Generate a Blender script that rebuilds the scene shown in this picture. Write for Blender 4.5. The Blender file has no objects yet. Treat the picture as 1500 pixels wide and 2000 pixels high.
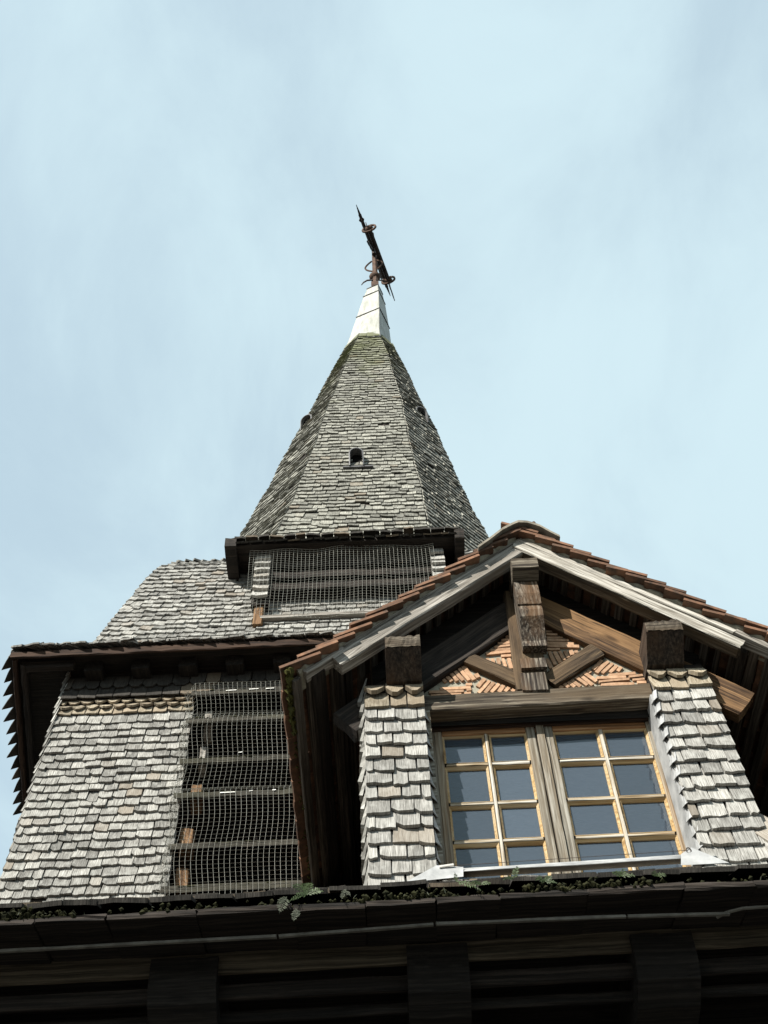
import bpy, math, random
import numpy as np
from mathutils import Vector, Matrix
random.seed(7); rng = np.random.default_rng(7)
scene = bpy.context.scene
col = scene.collection

# ------------------------------------------------------------------ camera, world, sun, exposure
F = 2200.0                                     # focal length in photo pixels (photo 1500 x 2000)
_z = np.array([-100.0, 1685.0, -F]); _z /= np.linalg.norm(_z)
_f = np.array([0, 0, -1.0]); _f = _f - _z * _f.dot(_z); _f /= np.linalg.norm(_f)
_r = np.cross(_f, _z)
_yaw = math.radians(1.5)
_Y = math.cos(_yaw) * _f - math.sin(_yaw) * _r
_X = np.cross(_Y, _z)
ROT = np.array([_X, _Y, _z])                   # world = ROT @ camera
EYE = np.array([0.0, 0.0, 1.6])

cam_data = bpy.data.cameras.new('camera')
cam_data.sensor_fit = 'VERTICAL'
cam_data.sensor_height = 24.0
cam_data.lens = 24.0 * F / 2000.0
cam_data.clip_start = 0.05
cam_data.clip_end = 2000
cam = bpy.data.objects.new('camera', cam_data)
M4 = np.eye(4); M4[:3, :3] = ROT; M4[:3, 3] = EYE
cam.matrix_world = Matrix(M4.tolist())
col.objects.link(cam)
scene.camera = cam

SUN_AZ, SUN_EL = math.radians(38.0), math.radians(36.0)   # sun stands to the left behind the camera
SUN = Vector((-math.sin(SUN_AZ) * math.cos(SUN_EL), -math.cos(SUN_AZ) * math.cos(SUN_EL), math.sin(SUN_EL)))
sun_data = bpy.data.lights.new('sun', 'SUN')
sun_data.energy = 5.0
sun_data.angle = math.radians(0.5)
sun_data.color = (1.0, 0.955, 0.88)
sun = bpy.data.objects.new('sun', sun_data)
sun.rotation_euler = SUN.to_track_quat('Z', 'Y').to_euler()
sun.location = (-10, -12, 20)
col.objects.link(sun)

world = bpy.data.worlds.new("World")
scene.world = world
world.use_nodes = True
wn, wl = world.node_tree.nodes, world.node_tree.links
wn.clear()
wout = wn.new('ShaderNodeOutputWorld')
sky = wn.new('ShaderNodeTexSky')
sky.sky_type = 'NISHITA'
sky.sun_disc = False
sky.sun_elevation = SUN_EL
sky.sun_rotation = math.atan2(SUN.x, SUN.y)
sky.air_density = 1.0; sky.dust_density = 1.5; sky.ozone_density = 1.0
bg_sky = wn.new('ShaderNodeBackground'); bg_sky.inputs['Strength'].default_value = 0.105
wl.new(sky.outputs[0], bg_sky.inputs['Color'])
bg_cl = wn.new('ShaderNodeBackground'); bg_cl.inputs['Strength'].default_value = 1.0
bg_cl.inputs['Color'].default_value = (0.345, 0.440, 0.478, 1)
tc = wn.new('ShaderNodeTexCoord')
sep = wn.new('ShaderNodeSeparateXYZ'); wl.new(tc.outputs['Generated'], sep.inputs[0])
zc = wn.new('ShaderNodeMath'); zc.operation = 'MAXIMUM'; zc.inputs[1].default_value = 0.12
wl.new(sep.outputs['Z'], zc.inputs[0])
dv = wn.new('ShaderNodeVectorMath'); dv.operation = 'DIVIDE'
wl.new(tc.outputs['Generated'], dv.inputs[0])
cz = wn.new('ShaderNodeCombineXYZ')
for i in range(3): wl.new(zc.outputs[0], cz.inputs[i])
wl.new(cz.outputs[0], dv.inputs[1])
mp = wn.new('ShaderNodeMapping'); wl.new(dv.outputs[0], mp.inputs[0])
mp.inputs['Rotation'].default_value = (0, 0, 0.5); mp.inputs['Scale'].default_value = (2.6, 1.5, 1)
mp.inputs['Location'].default_value = (0.35, 0.2, 0)
n1 = wn.new('ShaderNodeTexNoise'); wl.new(mp.outputs[0], n1.inputs['Vector'])
n1.inputs['Scale'].default_value = 1.7; n1.inputs['Detail'].default_value = 9; n1.inputs['Roughness'].default_value = 0.58
n1.inputs['Distortion'].default_value = 0.35
n2 = wn.new('ShaderNodeTexNoise'); wl.new(mp.outputs[0], n2.inputs['Vector'])
n2.inputs['Scale'].default_value = 0.5; n2.inputs['Detail'].default_value = 3
ad = wn.new('ShaderNodeMath'); ad.operation = 'ADD'
wl.new(n1.outputs['Fac'], ad.inputs[0]); wl.new(n2.outputs['Fac'], ad.inputs[1])
mr = wn.new('ShaderNodeMapRange'); mr.interpolation_type = 'SMOOTHSTEP'
wl.new(ad.outputs[0], mr.inputs['Value'])
mr.inputs['From Min'].default_value = 0.70; mr.inputs['From Max'].default_value = 1.25
mr.inputs['To Min'].default_value = 0.71; mr.inputs['To Max'].default_value = 1.0
mxs = wn.new('ShaderNodeMixShader')
wl.new(mr.outputs[0], mxs.inputs[0]); wl.new(bg_sky.outputs[0], mxs.inputs[1]); wl.new(bg_cl.outputs[0], mxs.inputs[2])
wl.new(mxs.outputs[0], wout.inputs['Surface'])

vs = scene.view_settings
vs.view_transform = 'Standard'; vs.look = 'None'; vs.exposure = 0.95; vs.gamma = 1.0
vs.use_curve_mapping = False
scene.render.engine = 'CYCLES'
scene.cycles.max_bounces = 6
scene.cycles.diffuse_bounces = 3
scene.cycles.transparent_max_bounces = 12

# ------------------------------------------------------------------ small helpers
def P(px, py, Y):
    """a point of the photo at the distance of the upright plane Y"""
    d = ROT @ np.array([px - 750.0, 1000.0 - py, -F])
    return Vector(EYE + d * (Y / d[1]))

def PZ(px, py, z):
    d = ROT @ np.array([px - 750.0, 1000.0 - py, -F])
    return Vector(EYE + d * ((z - EYE[2]) / d[2]))

def proj(p):
    c = ROT.T @ (np.array(p) - EYE)
    if c[2] > -0.05: return (-9e3, -9e3)
    return (750 + F * c[0] / -c[2], 1000 - F * c[1] / -c[2])

def wmat(o): return o['_w'] if False else WM[o.name]
WM = {}
def link(o, parent=None, M=None):
    M = M or Matrix.Identity(4)
    col.objects.link(o)
    if parent is not None:
        o.parent = parent
        o.matrix_parent_inverse = WM[parent.name].inverted()
    o.matrix_basis = M
    WM[o.name] = M.copy()
    return o

def thing(name, label, cat, loc, group=None):
    o = bpy.data.objects.new(name, None)
    o.empty_display_size = 0.2
    o['label'] = label; o['category'] = cat
    if group: o['group'] = group
    return link(o, None, Matrix.Translation(Vector(loc)))

def tag(o, label=None, cat=None, group=None, kind=None):
    if label: o['label'] = label
    if cat: o['category'] = cat
    if group: o['group'] = group
    if kind: o['kind'] = kind
    return o

def mesh(name, verts, faces, mat, smooth=False):
    me = bpy.data.meshes.new(name)
    me.from_pydata([tuple(v) for v in verts], [], faces)
    me.materials.append(mat)
    if smooth: me.polygons.foreach_set('use_smooth', [True] * len(me.polygons))
    me.update()
    return me

def obj(name, verts, faces, mat, parent=None, M=None, smooth=False):
    return link(bpy.data.objects.new(name, mesh(name, verts, faces, mat, smooth)), parent, M)

class MB:
    """collects shapes into one mesh"""
    def __init__(s): s.v = []; s.f = []
    def add(s, v, f):
        b = len(s.v); s.v += [tuple(x) for x in v]; s.f += [tuple(i + b for i in q) for q in f]; return s
    def box(s, a, b):
        x0, y0, z0 = a; x1, y1, z1 = b
        v = [(x0,y0,z0),(x1,y0,z0),(x1,y1,z0),(x0,y1,z0),(x0,y0,z1),(x1,y0,z1),(x1,y1,z1),(x0,y1,z1)]
        return s.add(v, [(0,3,2,1),(4,5,6,7),(0,1,5,4),(1,2,6,5),(2,3,7,6),(3,0,4,7)])
    def tube(s, pts, r, n=6, caps=True):
        pts = [Vector(p) for p in pts]
        rr = r if isinstance(r, (list, tuple)) else [r] * len(pts)
        v = []
        for i, p in enumerate(pts):
            t = (pts[min(i+1, len(pts)-1)] - pts[max(i-1, 0)]).normalized()
            a = t.orthogonal().normalized() if i == 0 else (a - t * a.dot(t)).normalized()
            b = t.cross(a)
            for k in range(n):
                w = 2 * math.pi * k / n
                v.append(p + (a * math.cos(w) + b * math.sin(w)) * rr[i])
        f = [(i*n+k, i*n+(k+1) % n, (i+1)*n+(k+1) % n, (i+1)*n+k) for i in range(len(pts)-1) for k in range(n)]
        if caps: f += [tuple(range(n-1, -1, -1)), tuple((len(pts)-1)*n + k for k in range(n))]
        return s.add(v, f)
    def build(s, name, mat, parent=None, smooth=False): return obj(name, s.v, s.f, mat, parent, None, smooth)

def frame(p, x, up):
    x = Vector(x).normalized(); up = Vector(up)
    y = up.cross(x).normalized(); z = x.cross(y)
    return Matrix(((x.x, y.x, z.x, p[0]), (x.y, y.y, z.y, p[1]), (x.z, y.z, z.z, p[2]), (0, 0, 0, 1)))

def beam_geo(L, w, h, jit=0.004, ch=0.008, wob=0.0, taper=0.0):
    """a hewn timber: length along x, eight-cornered section, uneven faces"""
    n = max(3, int(L / 0.12))
    ch = min(ch, w * 0.3, h * 0.3)
    sec = [(-w/2+ch,-h/2),(0,-h/2),(w/2-ch,-h/2),(w/2,-h/2+ch),(w/2,0),(w/2,h/2-ch),(w/2-ch,h/2),(0,h/2),(-w/2+ch,h/2),(-w/2,h/2-ch),(-w/2,0),(-w/2,-h/2+ch)]
    k = len(sec); v = []
    ph = random.random() * 6
    for i in range(n + 1):
        x = L * i / n
        ox = wob * math.sin(ph + x * 2.1); oz = wob * math.sin(ph * 2 + x * 1.4)
        tp = 1 - taper * i / n
        for (a, b) in sec:
            e = random.uniform(-jit, jit) * (2.2 if i in (0, n) else 0)
            v.append((x + e, a * tp + ox + random.uniform(-jit, jit), b * tp + oz + random.uniform(-jit, jit)))
    f = [(i*k+j, i*k+(j+1) % k, (i+1)*k+(j+1) % k, (i+1)*k+j) for i in range(n) for j in range(k)]
    f += [tuple(range(k-1, -1, -1)), tuple(n*k + j for j in range(k))]
    f = [tuple(reversed(q)) for q in f] if False else f
    return v, f

def beam(name, p0, p1, w, h, mat, parent, up=(0, 0, 1), **kw):
    """timber from p0 to p1 along its axis; w across, h along up"""
    p0 = Vector(p0); p1 = Vector(p1)
    v, f = beam_geo((p1 - p0).length, w, h, **kw)
    return obj(name, v, f, mat, parent, frame(p0, p1 - p0, up))

def prism(name, prof, x0, x1, mat, parent, axis='x', jit=0.003, seg=3):
    """profile in (y, z) extruded from x0 to x1"""
    n = len(prof); v = []
    for i in range(seg + 1):
        x = x0 + (x1 - x0) * i / seg
        for (y, z) in prof: v.append((x, y + random.uniform(-jit, jit), z + random.uniform(-jit, jit)))
    f = [(i*n+j, (i+1)*n+j, (i+1)*n+(j+1) % n, i*n+(j+1) % n) for i in range(seg) for j in range(n)]
    f += [tuple(range(n)), tuple(seg*n + j for j in range(n-1, -1, -1))]
    return obj(name, v, f, mat, parent)

# ------------------------------------------------------------------ materials
def newmat(name):
    m = bpy.data.materials.new(name); m.use_nodes = True
    t = m.node_tree
    b = t.nodes['Principled BSDF']
    return m, t.nodes, t.links, b

def ramp(N, stops):
    r = N.new('ShaderNodeValToRGB')
    e = r.color_ramp.elements
    while len(e) < len(stops): e.new(0.5)
    for i, (p, c) in enumerate(stops):
        e[i].position = p; e[i].color = (c[0], c[1], c[2], 1)
    return r

def math_(N, L, op, a, b=None):
    n = N.new('ShaderNodeMath'); n.operation = op
    for i, x in enumerate((a, b)):
        if x is None: continue
        if isinstance(x, (int, float)): n.inputs[i].default_value = x
        else: L.new(x, n.inputs[i])
    return n.outputs[0]

def mixc(N, L, fac, a, b, mode='MIX'):
    n = N.new('ShaderNodeMix'); n.data_type = 'RGBA'; n.blend_type = mode
    for i, x in ((0, fac), (6, a), (7, b)):
        if isinstance(x, (int, float)): n.inputs[i].default_value = x
        elif isinstance(x, tuple): n.inputs[i].default_value = (x[0], x[1], x[2], 1)
        else: L.new(x, n.inputs[i])
    return n.outputs[2]

def noise(N, L, vec, scale, detail=4, rough=0.55, dist=0.0):
    n = N.new('ShaderNodeTexNoise'); L.new(vec, n.inputs['Vector'])
    n.inputs['Scale'].default_value = scale; n.inputs['Detail'].default_value = detail
    n.inputs['Roughness'].default_value = rough; n.inputs['Distortion'].default_value = dist
    return n.outputs['Fac']

def mapping(N, L, vec, scale=(1, 1, 1)):
    n = N.new('ShaderNodeMapping'); L.new(vec, n.inputs[0]); n.inputs['Scale'].default_value = scale
    return n.outputs[0]

def bump(N, L, b, h, strength=0.4, dist=0.01):
    n = N.new('ShaderNodeBump'); n.inputs['Strength'].default_value = strength; n.inputs['Distance'].default_value = dist
    L.new(h, n.inputs['Height']); L.new(n.outputs[0], b.inputs['Normal'])

def shingle_mat(name, dark, mid, light, brown=0.12, moss=None):
    """weathered cleft shingle: grain runs along v of its uv"""
    m, N, L, b = newmat(name)
    at = N.new('ShaderNodeAttribute'); at.attribute_name = 'rnd'
    oi = N.new('ShaderNodeObjectInfo')
    r = math_(N, L, 'FRACT', math_(N, L, 'ADD', at.outputs['Fac'], oi.outputs['Random']))
    uv = N.new('ShaderNodeUVMap')
    off = N.new('ShaderNodeVectorMath'); off.operation = 'ADD'; L.new(uv.outputs[0], off.inputs[0])
    cx = N.new('ShaderNodeCombineXYZ'); k = math_(N, L, 'MULTIPLY', r, 57.0)
    L.new(k, cx.inputs[0]); L.new(math_(N, L, 'MULTIPLY', r, 31.0), cx.inputs[1]); L.new(cx.outputs[0], off.inputs[1])
    g = noise(N, L, mapping(N, L, off.outputs[0], (26, 1.6, 1)), 1.0, 5, 0.65)
    g2 = noise(N, L, mapping(N, L, off.outputs[0], (70, 2.5, 1)), 1.0, 2, 0.5)
    blot = noise(N, L, mapping(N, L, off.outputs[0], (2.2, 2.0, 1)), 1.0, 4, 0.6)
    rp = ramp(N, [(0.34, dark), (0.5, mid), (0.66, light)])
    L.new(g, rp.inputs[0])
    tone = math_(N, L, 'ADD', math_(N, L, 'MULTIPLY', r, 0.68), 0.62)
    rr = math_(N, L, 'FRACT', math_(N, L, 'MULTIPLY', r, 7.31))
    c = mixc(N, L, 1.0, rp.outputs[0], (0, 0, 0), 'MIX')
    tn = N.new('ShaderNodeCombineColor')
    for i in range(3): L.new(tone, tn.inputs[i])
    c = mixc(N, L, 1.0, rp.outputs[0], tn.outputs[0], 'MULTIPLY')
    # blotches of lichen grey and tannin brown
    bl = ramp(N, [(0.50, (0, 0, 0)), (0.68, (1, 1, 1))]); L.new(blot, bl.inputs[0])
    c = mixc(N, L, math_(N, L, 'MULTIPLY', bl.outputs[0], 0.45), c, (light[0]*0.95, light[1]*0.97, light[2]*0.97))
    bf = ramp(N, [(1 - brown - 0.05, (0, 0, 0)), (1 - brown + 0.05, (1, 1, 1))]); L.new(rr, bf.inputs[0])
    c = mixc(N, L, math_(N, L, 'MULTIPLY', bf.outputs[0], 0.55), c, (0.19, 0.15, 0.105))
    # dark open fibres
    cr = ramp(N, [(0.30, (1, 1, 1)), (0.40, (0, 0, 0))]); L.new(g2, cr.inputs[0])
    c = mixc(N, L, math_(N, L, 'MULTIPLY', cr.outputs[0], 0.6), c, (0.035, 0.032, 0.028))
    if moss:
        geo = N.new('ShaderNodeNewGeometry')
        sp = N.new('ShaderNodeSeparateXYZ'); L.new(geo.outputs['Position'], sp.inputs[0])
        mr_ = N.new('ShaderNodeMapRange'); L.new(sp.outputs['Z'], mr_.inputs['Value'])
        mr_.inputs['From Min'].default_value = moss[0]; mr_.inputs['From Max'].default_value = moss[1]
        xr = N.new('ShaderNodeMapRange'); L.new(sp.outputs['X'], xr.inputs['Value'])
        xr.inputs['From Min'].default_value = 1.2; xr.inputs['From Max'].default_value = -1.2
        xr.inputs['To Min'].default_value = -0.12; xr.inputs['To Max'].default_value = 0.16
        nn = noise(N, L, geo.outputs['Position'], 1.8, 4, 0.6)
        sm = math_(N, L, 'ADD', math_(N, L, 'ADD', mr_.outputs[0], xr.outputs[0]), math_(N, L, 'MULTIPLY', math_(N, L, 'SUBTRACT', nn, 0.5), 1.5))
        mf = ramp(N, [(0.45, (0, 0, 0)), (0.95, (1, 1, 1))]); L.new(sm, mf.inputs[0])
        c = mixc(N, L, math_(N, L, 'MULTIPLY', mf.outputs[0], 0.8), c, (0.10, 0.108, 0.045))
    L.new(c, b.inputs['Base Color'])
    b.inputs['Roughness'].default_value = 0.88
    b.inputs['Specular IOR Level'].default_value = 0.25
    bump(N, L, b, g, 0.55, 0.006)
    return m

def wood_mat(name, dark, mid, light, crack=0.7, rough=0.85, stain=None, spec=0.25, axis=0):
    """sawn or hewn timber, grain along the local x axis"""
    m, N, L, b = newmat(name)
    tc_ = N.new('ShaderNodeTexCoord'); oi = N.new('ShaderNodeObjectInfo')
    off = N.new('ShaderNodeVectorMath'); off.operation = 'ADD'; L.new(tc_.outputs['Object'], off.inputs[0])
    cx = N.new('ShaderNodeCombineXYZ')
    for i, s in enumerate((13.0, 7.0, 19.0)): L.new(math_(N, L, 'MULTIPLY', oi.outputs['Random'], s), cx.inputs[i])
    L.new(cx.outputs[0], off.inputs[1])
    v = off.outputs[0]
    def gm(a, b): return tuple(a if i == axis else b for i in range(3))
    wv = N.new('ShaderNodeVectorMath'); wv.operation = 'ADD'; L.new(mapping(N, L, v, gm(1.3, 62)), wv.inputs[0])
    wn_ = N.new('ShaderNodeTexNoise'); L.new(mapping(N, L, v, gm(2.4, 4)), wn_.inputs['Vector']); wn_.inputs['Scale'].default_value = 1.0
    sc = N.new('ShaderNodeVectorMath'); sc.operation = 'SCALE'; L.new(wn_.outputs['Color'], sc.inputs[0]); sc.inputs['Scale'].default_value = 1.6
    L.new(sc.outputs[0], wv.inputs[1])
    g = noise(N, L, wv.outputs[0], 1.0, 6, 0.62)
    rp = ramp(N, [(0.36, dark), (0.50, mid), (0.64, light)]); L.new(g, rp.inputs[0])
    c = rp.outputs[0]
    big = noise(N, L, mapping(N, L, v, gm(1.3, 5)), 1.0, 4, 0.6)
    if stain:
        sr = ramp(N, [(0.46, (0, 0, 0)), (0.66, (1, 1, 1))]); L.new(big, sr.inputs[0])
        c = mixc(N, L, math_(N, L, 'MULTIPLY', sr.outputs[0], 0.75), c, stain)
    fine = noise(N, L, mapping(N, L, v, gm(1.6, 120)), 1.0, 3, 0.5)
    cr = ramp(N, [(0.31, (1, 1, 1)), (0.40, (0, 0, 0))]); L.new(fine, cr.inputs[0])
    c = mixc(N, L, math_(N, L, 'MULTIPLY', cr.outputs[0], crack), c, (dark[0]*0.25, dark[1]*0.25, dark[2]*0.25))
    vo = N.new('ShaderNodeTexVoronoi'); L.new(mapping(N, L, v, gm(2.1, 6.5)), vo.inputs['Vector']); vo.inputs['Scale'].default_value = 1.0
    kr = ramp(N, [(0.05, (1, 1, 1)), (0.15, (0, 0, 0))]); L.new(vo.outputs['Distance'], kr.inputs[0])
    c = mixc(N, L, math_(N, L, 'MULTIPLY', kr.outputs[0], 0.75), c, (dark[0]*0.7, dark[1]*0.6, dark[2]*0.5))
    L.new(c, b.inputs['Base Color'])
    b.inputs['Roughness'].default_value = rough
    b.inputs['Specular IOR Level'].default_value = spec
    h = math_(N, L, 'SUBTRACT', g, math_(N, L, 'MULTIPLY', cr.outputs[0], 0.5))
    bump(N, L, b, h, 0.6, 0.008)
    return m

def plain_mat(name, c1, c2, scale=8, rough=0.8, metal=0.0, spec=0.3, c3=None, b_=0.3, vary=0.0, coord='Object'):
    m, N, L, b = newmat(name)
    tc_ = N.new('ShaderNodeTexCoord'); oi = N.new('ShaderNodeObjectInfo')
    off = N.new('ShaderNodeVectorMath'); off.operation = 'ADD'; L.new(tc_.outputs[coord], off.inputs[0])
    cx = N.new('ShaderNodeCombineXYZ')
    for i, s in enumerate((11.0, 23.0, 5.0)): L.new(math_(N, L, 'MULTIPLY', oi.outputs['Random'], s), cx.inputs[i])
    L.new(cx.outputs[0], off.inputs[1])
    n = noise(N, L, off.outputs[0], scale, 6, 0.62)
    st = [(0.34, c1), (0.64, c2)] + ([(0.78, c3)] if c3 else [])
    rp = ramp(N, st); L.new(n, rp.inputs[0]); c = rp.outputs[0]
    if vary:
        at = N.new('ShaderNodeAttribute'); at.attribute_name = 'rnd'
        r = math_(N, L, 'FRACT', math_(N, L, 'ADD', at.outputs['Fac'], oi.outputs['Random']))
        k = math_(N, L, 'ADD', math_(N, L, 'MULTIPLY', r, 2 * vary), 1 - vary)
        tn = N.new('ShaderNodeCombineColor')
        for i in range(3): L.new(k, tn.inputs[i])
        c = mixc(N, L, 1.0, c, tn.outputs[0], 'MULTIPLY')
    L.new(c, b.inputs['Base Color'])
    b.inputs['Roughness'].default_value = rough; b.inputs['Metallic'].default_value = metal
    b.inputs['Specular IOR Level'].default_value = spec
    bump(N, L, b, n, b_, 0.006)
    return m

M = {}
M['shingle'] = shingle_mat('weathered_shingle', (0.065, 0.063, 0.056), (0.19, 0.185, 0.168), (0.41, 0.404, 0.372), 0.03)
M['shingle_pier'] = shingle_mat('pier_shingle', (0.09, 0.086, 0.076), (0.25, 0.243, 0.222), (0.44, 0.43, 0.40), 0.06)
M['shingle_spire'] = shingle_mat('spire_shingle', (0.058, 0.057, 0.048), (0.17, 0.167, 0.142), (0.345, 0.34, 0.295), 0.02, moss=(16.0, 21.5))
M['shingle_brown'] = shingle_mat('sheltered_shingle', (0.10, 0.085, 0.06), (0.24, 0.20, 0.14), (0.38, 0.34, 0.27), 0.55)
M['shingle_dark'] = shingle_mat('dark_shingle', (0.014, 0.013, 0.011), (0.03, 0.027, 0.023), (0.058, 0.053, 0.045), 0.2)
M['grey_wood'] = wood_mat('silver_grey_timber', (0.10, 0.09, 0.076), (0.24, 0.222, 0.195), (0.42, 0.40, 0.36), 0.75, stain=(0.17, 0.15, 0.125))
M['pale_wood'] = wood_mat('bleached_timber', (0.15, 0.135, 0.11), (0.33, 0.31, 0.27), (0.52, 0.50, 0.45), 0.7)
M['brown_wood'] = wood_mat('brown_timber', (0.03, 0.017, 0.009), (0.095, 0.055, 0.028), (0.21, 0.125, 0.06), 0.75, stain=(0.20, 0.115, 0.052))
M['beam_wood'] = wood_mat('tie_beam_timber', (0.022, 0.017, 0.012), (0.07, 0.056, 0.04), (0.19, 0.165, 0.125), 0.8, stain=(0.085, 0.06, 0.035))
M['brace_wood'] = wood_mat('brace_timber', (0.016, 0.011, 0.007), (0.048, 0.033, 0.02), (0.125, 0.088, 0.05), 0.75, stain=(0.10, 0.065, 0.035))
M['bracket_wood'] = wood_mat('carved_bracket_timber', (0.012, 0.009, 0.007), (0.05, 0.039, 0.029), (0.20, 0.175, 0.14), 0.75, stain=(0.115, 0.062, 0.027), axis=2)
M['purlin_wood'] = wood_mat('purlin_timber', (0.012, 0.009, 0.007), (0.032, 0.024, 0.018), (0.07, 0.053, 0.04), 0.75, stain=(0.06, 0.035, 0.02), axis=1)  # darkened so the roof overhang's shade sits in the wood colour
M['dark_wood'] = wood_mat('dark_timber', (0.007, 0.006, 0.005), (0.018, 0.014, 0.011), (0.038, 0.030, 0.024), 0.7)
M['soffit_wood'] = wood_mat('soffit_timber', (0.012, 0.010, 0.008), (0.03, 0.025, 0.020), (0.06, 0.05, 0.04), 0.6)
M['batten_wood'] = wood_mat('batten_timber', (0.03, 0.025, 0.02), (0.075, 0.063, 0.05), (0.14, 0.12, 0.098), 0.6)
M['fascia_wood'] = wood_mat('brown_fascia', (0.025, 0.02, 0.013), (0.06, 0.048, 0.032), (0.11, 0.09, 0.062), 0.6)
M['black_wood'] = wood_mat('shade_black_board', (0.006, 0.005, 0.004), (0.012, 0.010, 0.008), (0.025, 0.021, 0.017), 0.5)  # near-black colour carries the shade of boards under the eaves
M['red_wood'] = wood_mat('red_brown_board', (0.014, 0.008, 0.005), (0.032, 0.017, 0.010), (0.06, 0.034, 0.02), 0.5)
M['fresh_wood'] = wood_mat('orange_post_timber', (0.06, 0.031, 0.014), (0.14, 0.078, 0.037), (0.22, 0.14, 0.075), 0.5)
M['louvre_wood'] = wood_mat('louvre_board', (0.012, 0.011, 0.008), (0.03, 0.027, 0.02), (0.065, 0.06, 0.045), 0.6, stain=(0.038, 0.037, 0.02))
M['frame_wood'] = wood_mat('window_frame_timber', (0.10, 0.066, 0.038), (0.20, 0.14, 0.085), (0.31, 0.255, 0.185), 0.5, stain=(0.25, 0.235, 0.195))
M['frame_orange'] = wood_mat('varnished_head_rail', (0.15, 0.07, 0.028), (0.26, 0.13, 0.055), (0.35, 0.20, 0.10), 0.45)
M['frame_grey'] = wood_mat('greyed_stile_timber', (0.065, 0.056, 0.042), (0.165, 0.15, 0.12), (0.30, 0.285, 0.245), 0.6, stain=(0.155, 0.115, 0.07))
M['bead_wood'] = wood_mat('ochre_glazing_bead', (0.22, 0.135, 0.055), (0.35, 0.235, 0.105), (0.44, 0.33, 0.185), 0.4, stain=(0.38, 0.30, 0.19))
M['muntin_wood'] = wood_mat('flaked_glazing_bar', (0.17, 0.115, 0.06), (0.31, 0.25, 0.165), (0.47, 0.45, 0.40), 0.4, stain=(0.50, 0.49, 0.45))
M['tile'] = plain_mat('clay_tile', (0.065, 0.043, 0.030), (0.175, 0.090, 0.052), 14, 0.9, c3=(0.17, 0.14, 0.10), vary=0.4, b_=0.35)
M['tile_under'] = plain_mat('old_clay_tile', (0.04, 0.019, 0.012), (0.09, 0.039, 0.023), 9, 0.9, c3=(0.08, 0.05, 0.035), vary=0.3)
M['mortar'] = plain_mat('lime_mortar', (0.19, 0.178, 0.135), (0.31, 0.29, 0.23), 22, 0.95, b_=0.6)
M['mortar_ridge'] = plain_mat('weathered_ridge_mortar', (0.13, 0.115, 0.09), (0.25, 0.225, 0.18), 16, 0.95, b_=0.6, c3=(0.30, 0.20, 0.13))
M['brick'] = plain_mat('thin_brick', (0.28, 0.165, 0.095), (0.42, 0.265, 0.165), 30, 0.9, c3=(0.37, 0.30, 0.21), vary=0.22, b_=0.4)
M['zinc'] = plain_mat('zinc_sheet', (0.20, 0.205, 0.205), (0.35, 0.355, 0.352), 11, 0.65, metal=0.05, spec=0.3, c3=(0.46, 0.46, 0.43), b_=0.15)
M['zinc_cap'] = plain_mat('spire_cap_sheet', (0.22, 0.225, 0.19), (0.37, 0.37, 0.34), 4.0, 0.6, metal=0.05, spec=0.3, c3=(0.25, 0.245, 0.16), b_=0.1)
_t = M['zinc_cap'].node_tree
_nz = [n for n in _t.nodes if n.type == 'TEX_NOISE'][0]; _mp = _t.nodes.new('ShaderNodeMapping'); _mp.inputs['Scale'].default_value = (3.2, 3.2, 0.45)
_src = _nz.inputs['Vector'].links[0].from_socket; _t.links.new(_src, _mp.inputs[0]); _t.links.new(_mp.outputs[0], _nz.inputs['Vector'])
M['lead'] = plain_mat('lead_sheet', (0.06, 0.06, 0.062), (0.14, 0.14, 0.138), 9, 0.6, metal=0.2)
M['seam'] = plain_mat('dark_seam', (0.03, 0.03, 0.03), (0.06, 0.06, 0.06), 9, 0.7)
M['rust'] = plain_mat('rusted_iron', (0.045, 0.029, 0.021), (0.11, 0.066, 0.046), 12, 0.85, metal=0.3, c3=(0.16, 0.115, 0.09))
M['iron'] = plain_mat('dark_iron', (0.02, 0.016, 0.014), (0.055, 0.038, 0.03), 12, 0.75, metal=0.4)
M['wire'] = plain_mat('galvanised_wire', (0.34, 0.34, 0.30), (0.50, 0.50, 0.45), 5, 0.6, metal=0.2, c3=(0.40, 0.26, 0.16), coord='Generated')
M['wire'].node_tree.nodes['Noise Texture'].inputs['Scale'].default_value = 6
M['white'] = plain_mat('lime_splash', (0.6, 0.6, 0.55), (0.75, 0.75, 0.7), 20, 0.9)
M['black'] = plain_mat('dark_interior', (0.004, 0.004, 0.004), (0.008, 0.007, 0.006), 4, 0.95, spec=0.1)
M['moss'] = plain_mat('moss', (0.008, 0.009, 0.004), (0.022, 0.022, 0.009), 20, 0.95, c3=(0.045, 0.045, 0.016), spec=0.1)
M['moss_bright'] = plain_mat('bright_moss', (0.03, 0.03, 0.010), (0.085, 0.08, 0.022), 30, 0.95, spec=0.1)
M['fern'] = plain_mat('fern_leaf', (0.02, 0.034, 0.010), (0.045, 0.072, 0.02), 6, 0.6, c3=(0.07, 0.09, 0.032), spec=0.3)
M['fern_pale'] = plain_mat('dusty_leaf', (0.03, 0.036, 0.022), (0.055, 0.062, 0.038), 6, 0.7, spec=0.3)
M['plaster'] = plain_mat('dark_plaster', (0.10, 0.095, 0.08), (0.16, 0.15, 0.13), 3, 0.95)  # even dark grey-brown tone
M['paving'] = plain_mat('stone_paving', (0.035, 0.034, 0.032), (0.07, 0.068, 0.062), 1.5, 0.9)
M['rod'] = plain_mat('pale_metal_rod', (0.5, 0.48, 0.44), (0.65, 0.63, 0.58), 10, 0.5)
M['strip'] = plain_mat('pale_drip_edge', (0.10, 0.094, 0.08), (0.19, 0.18, 0.155), 14, 0.75)

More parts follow.
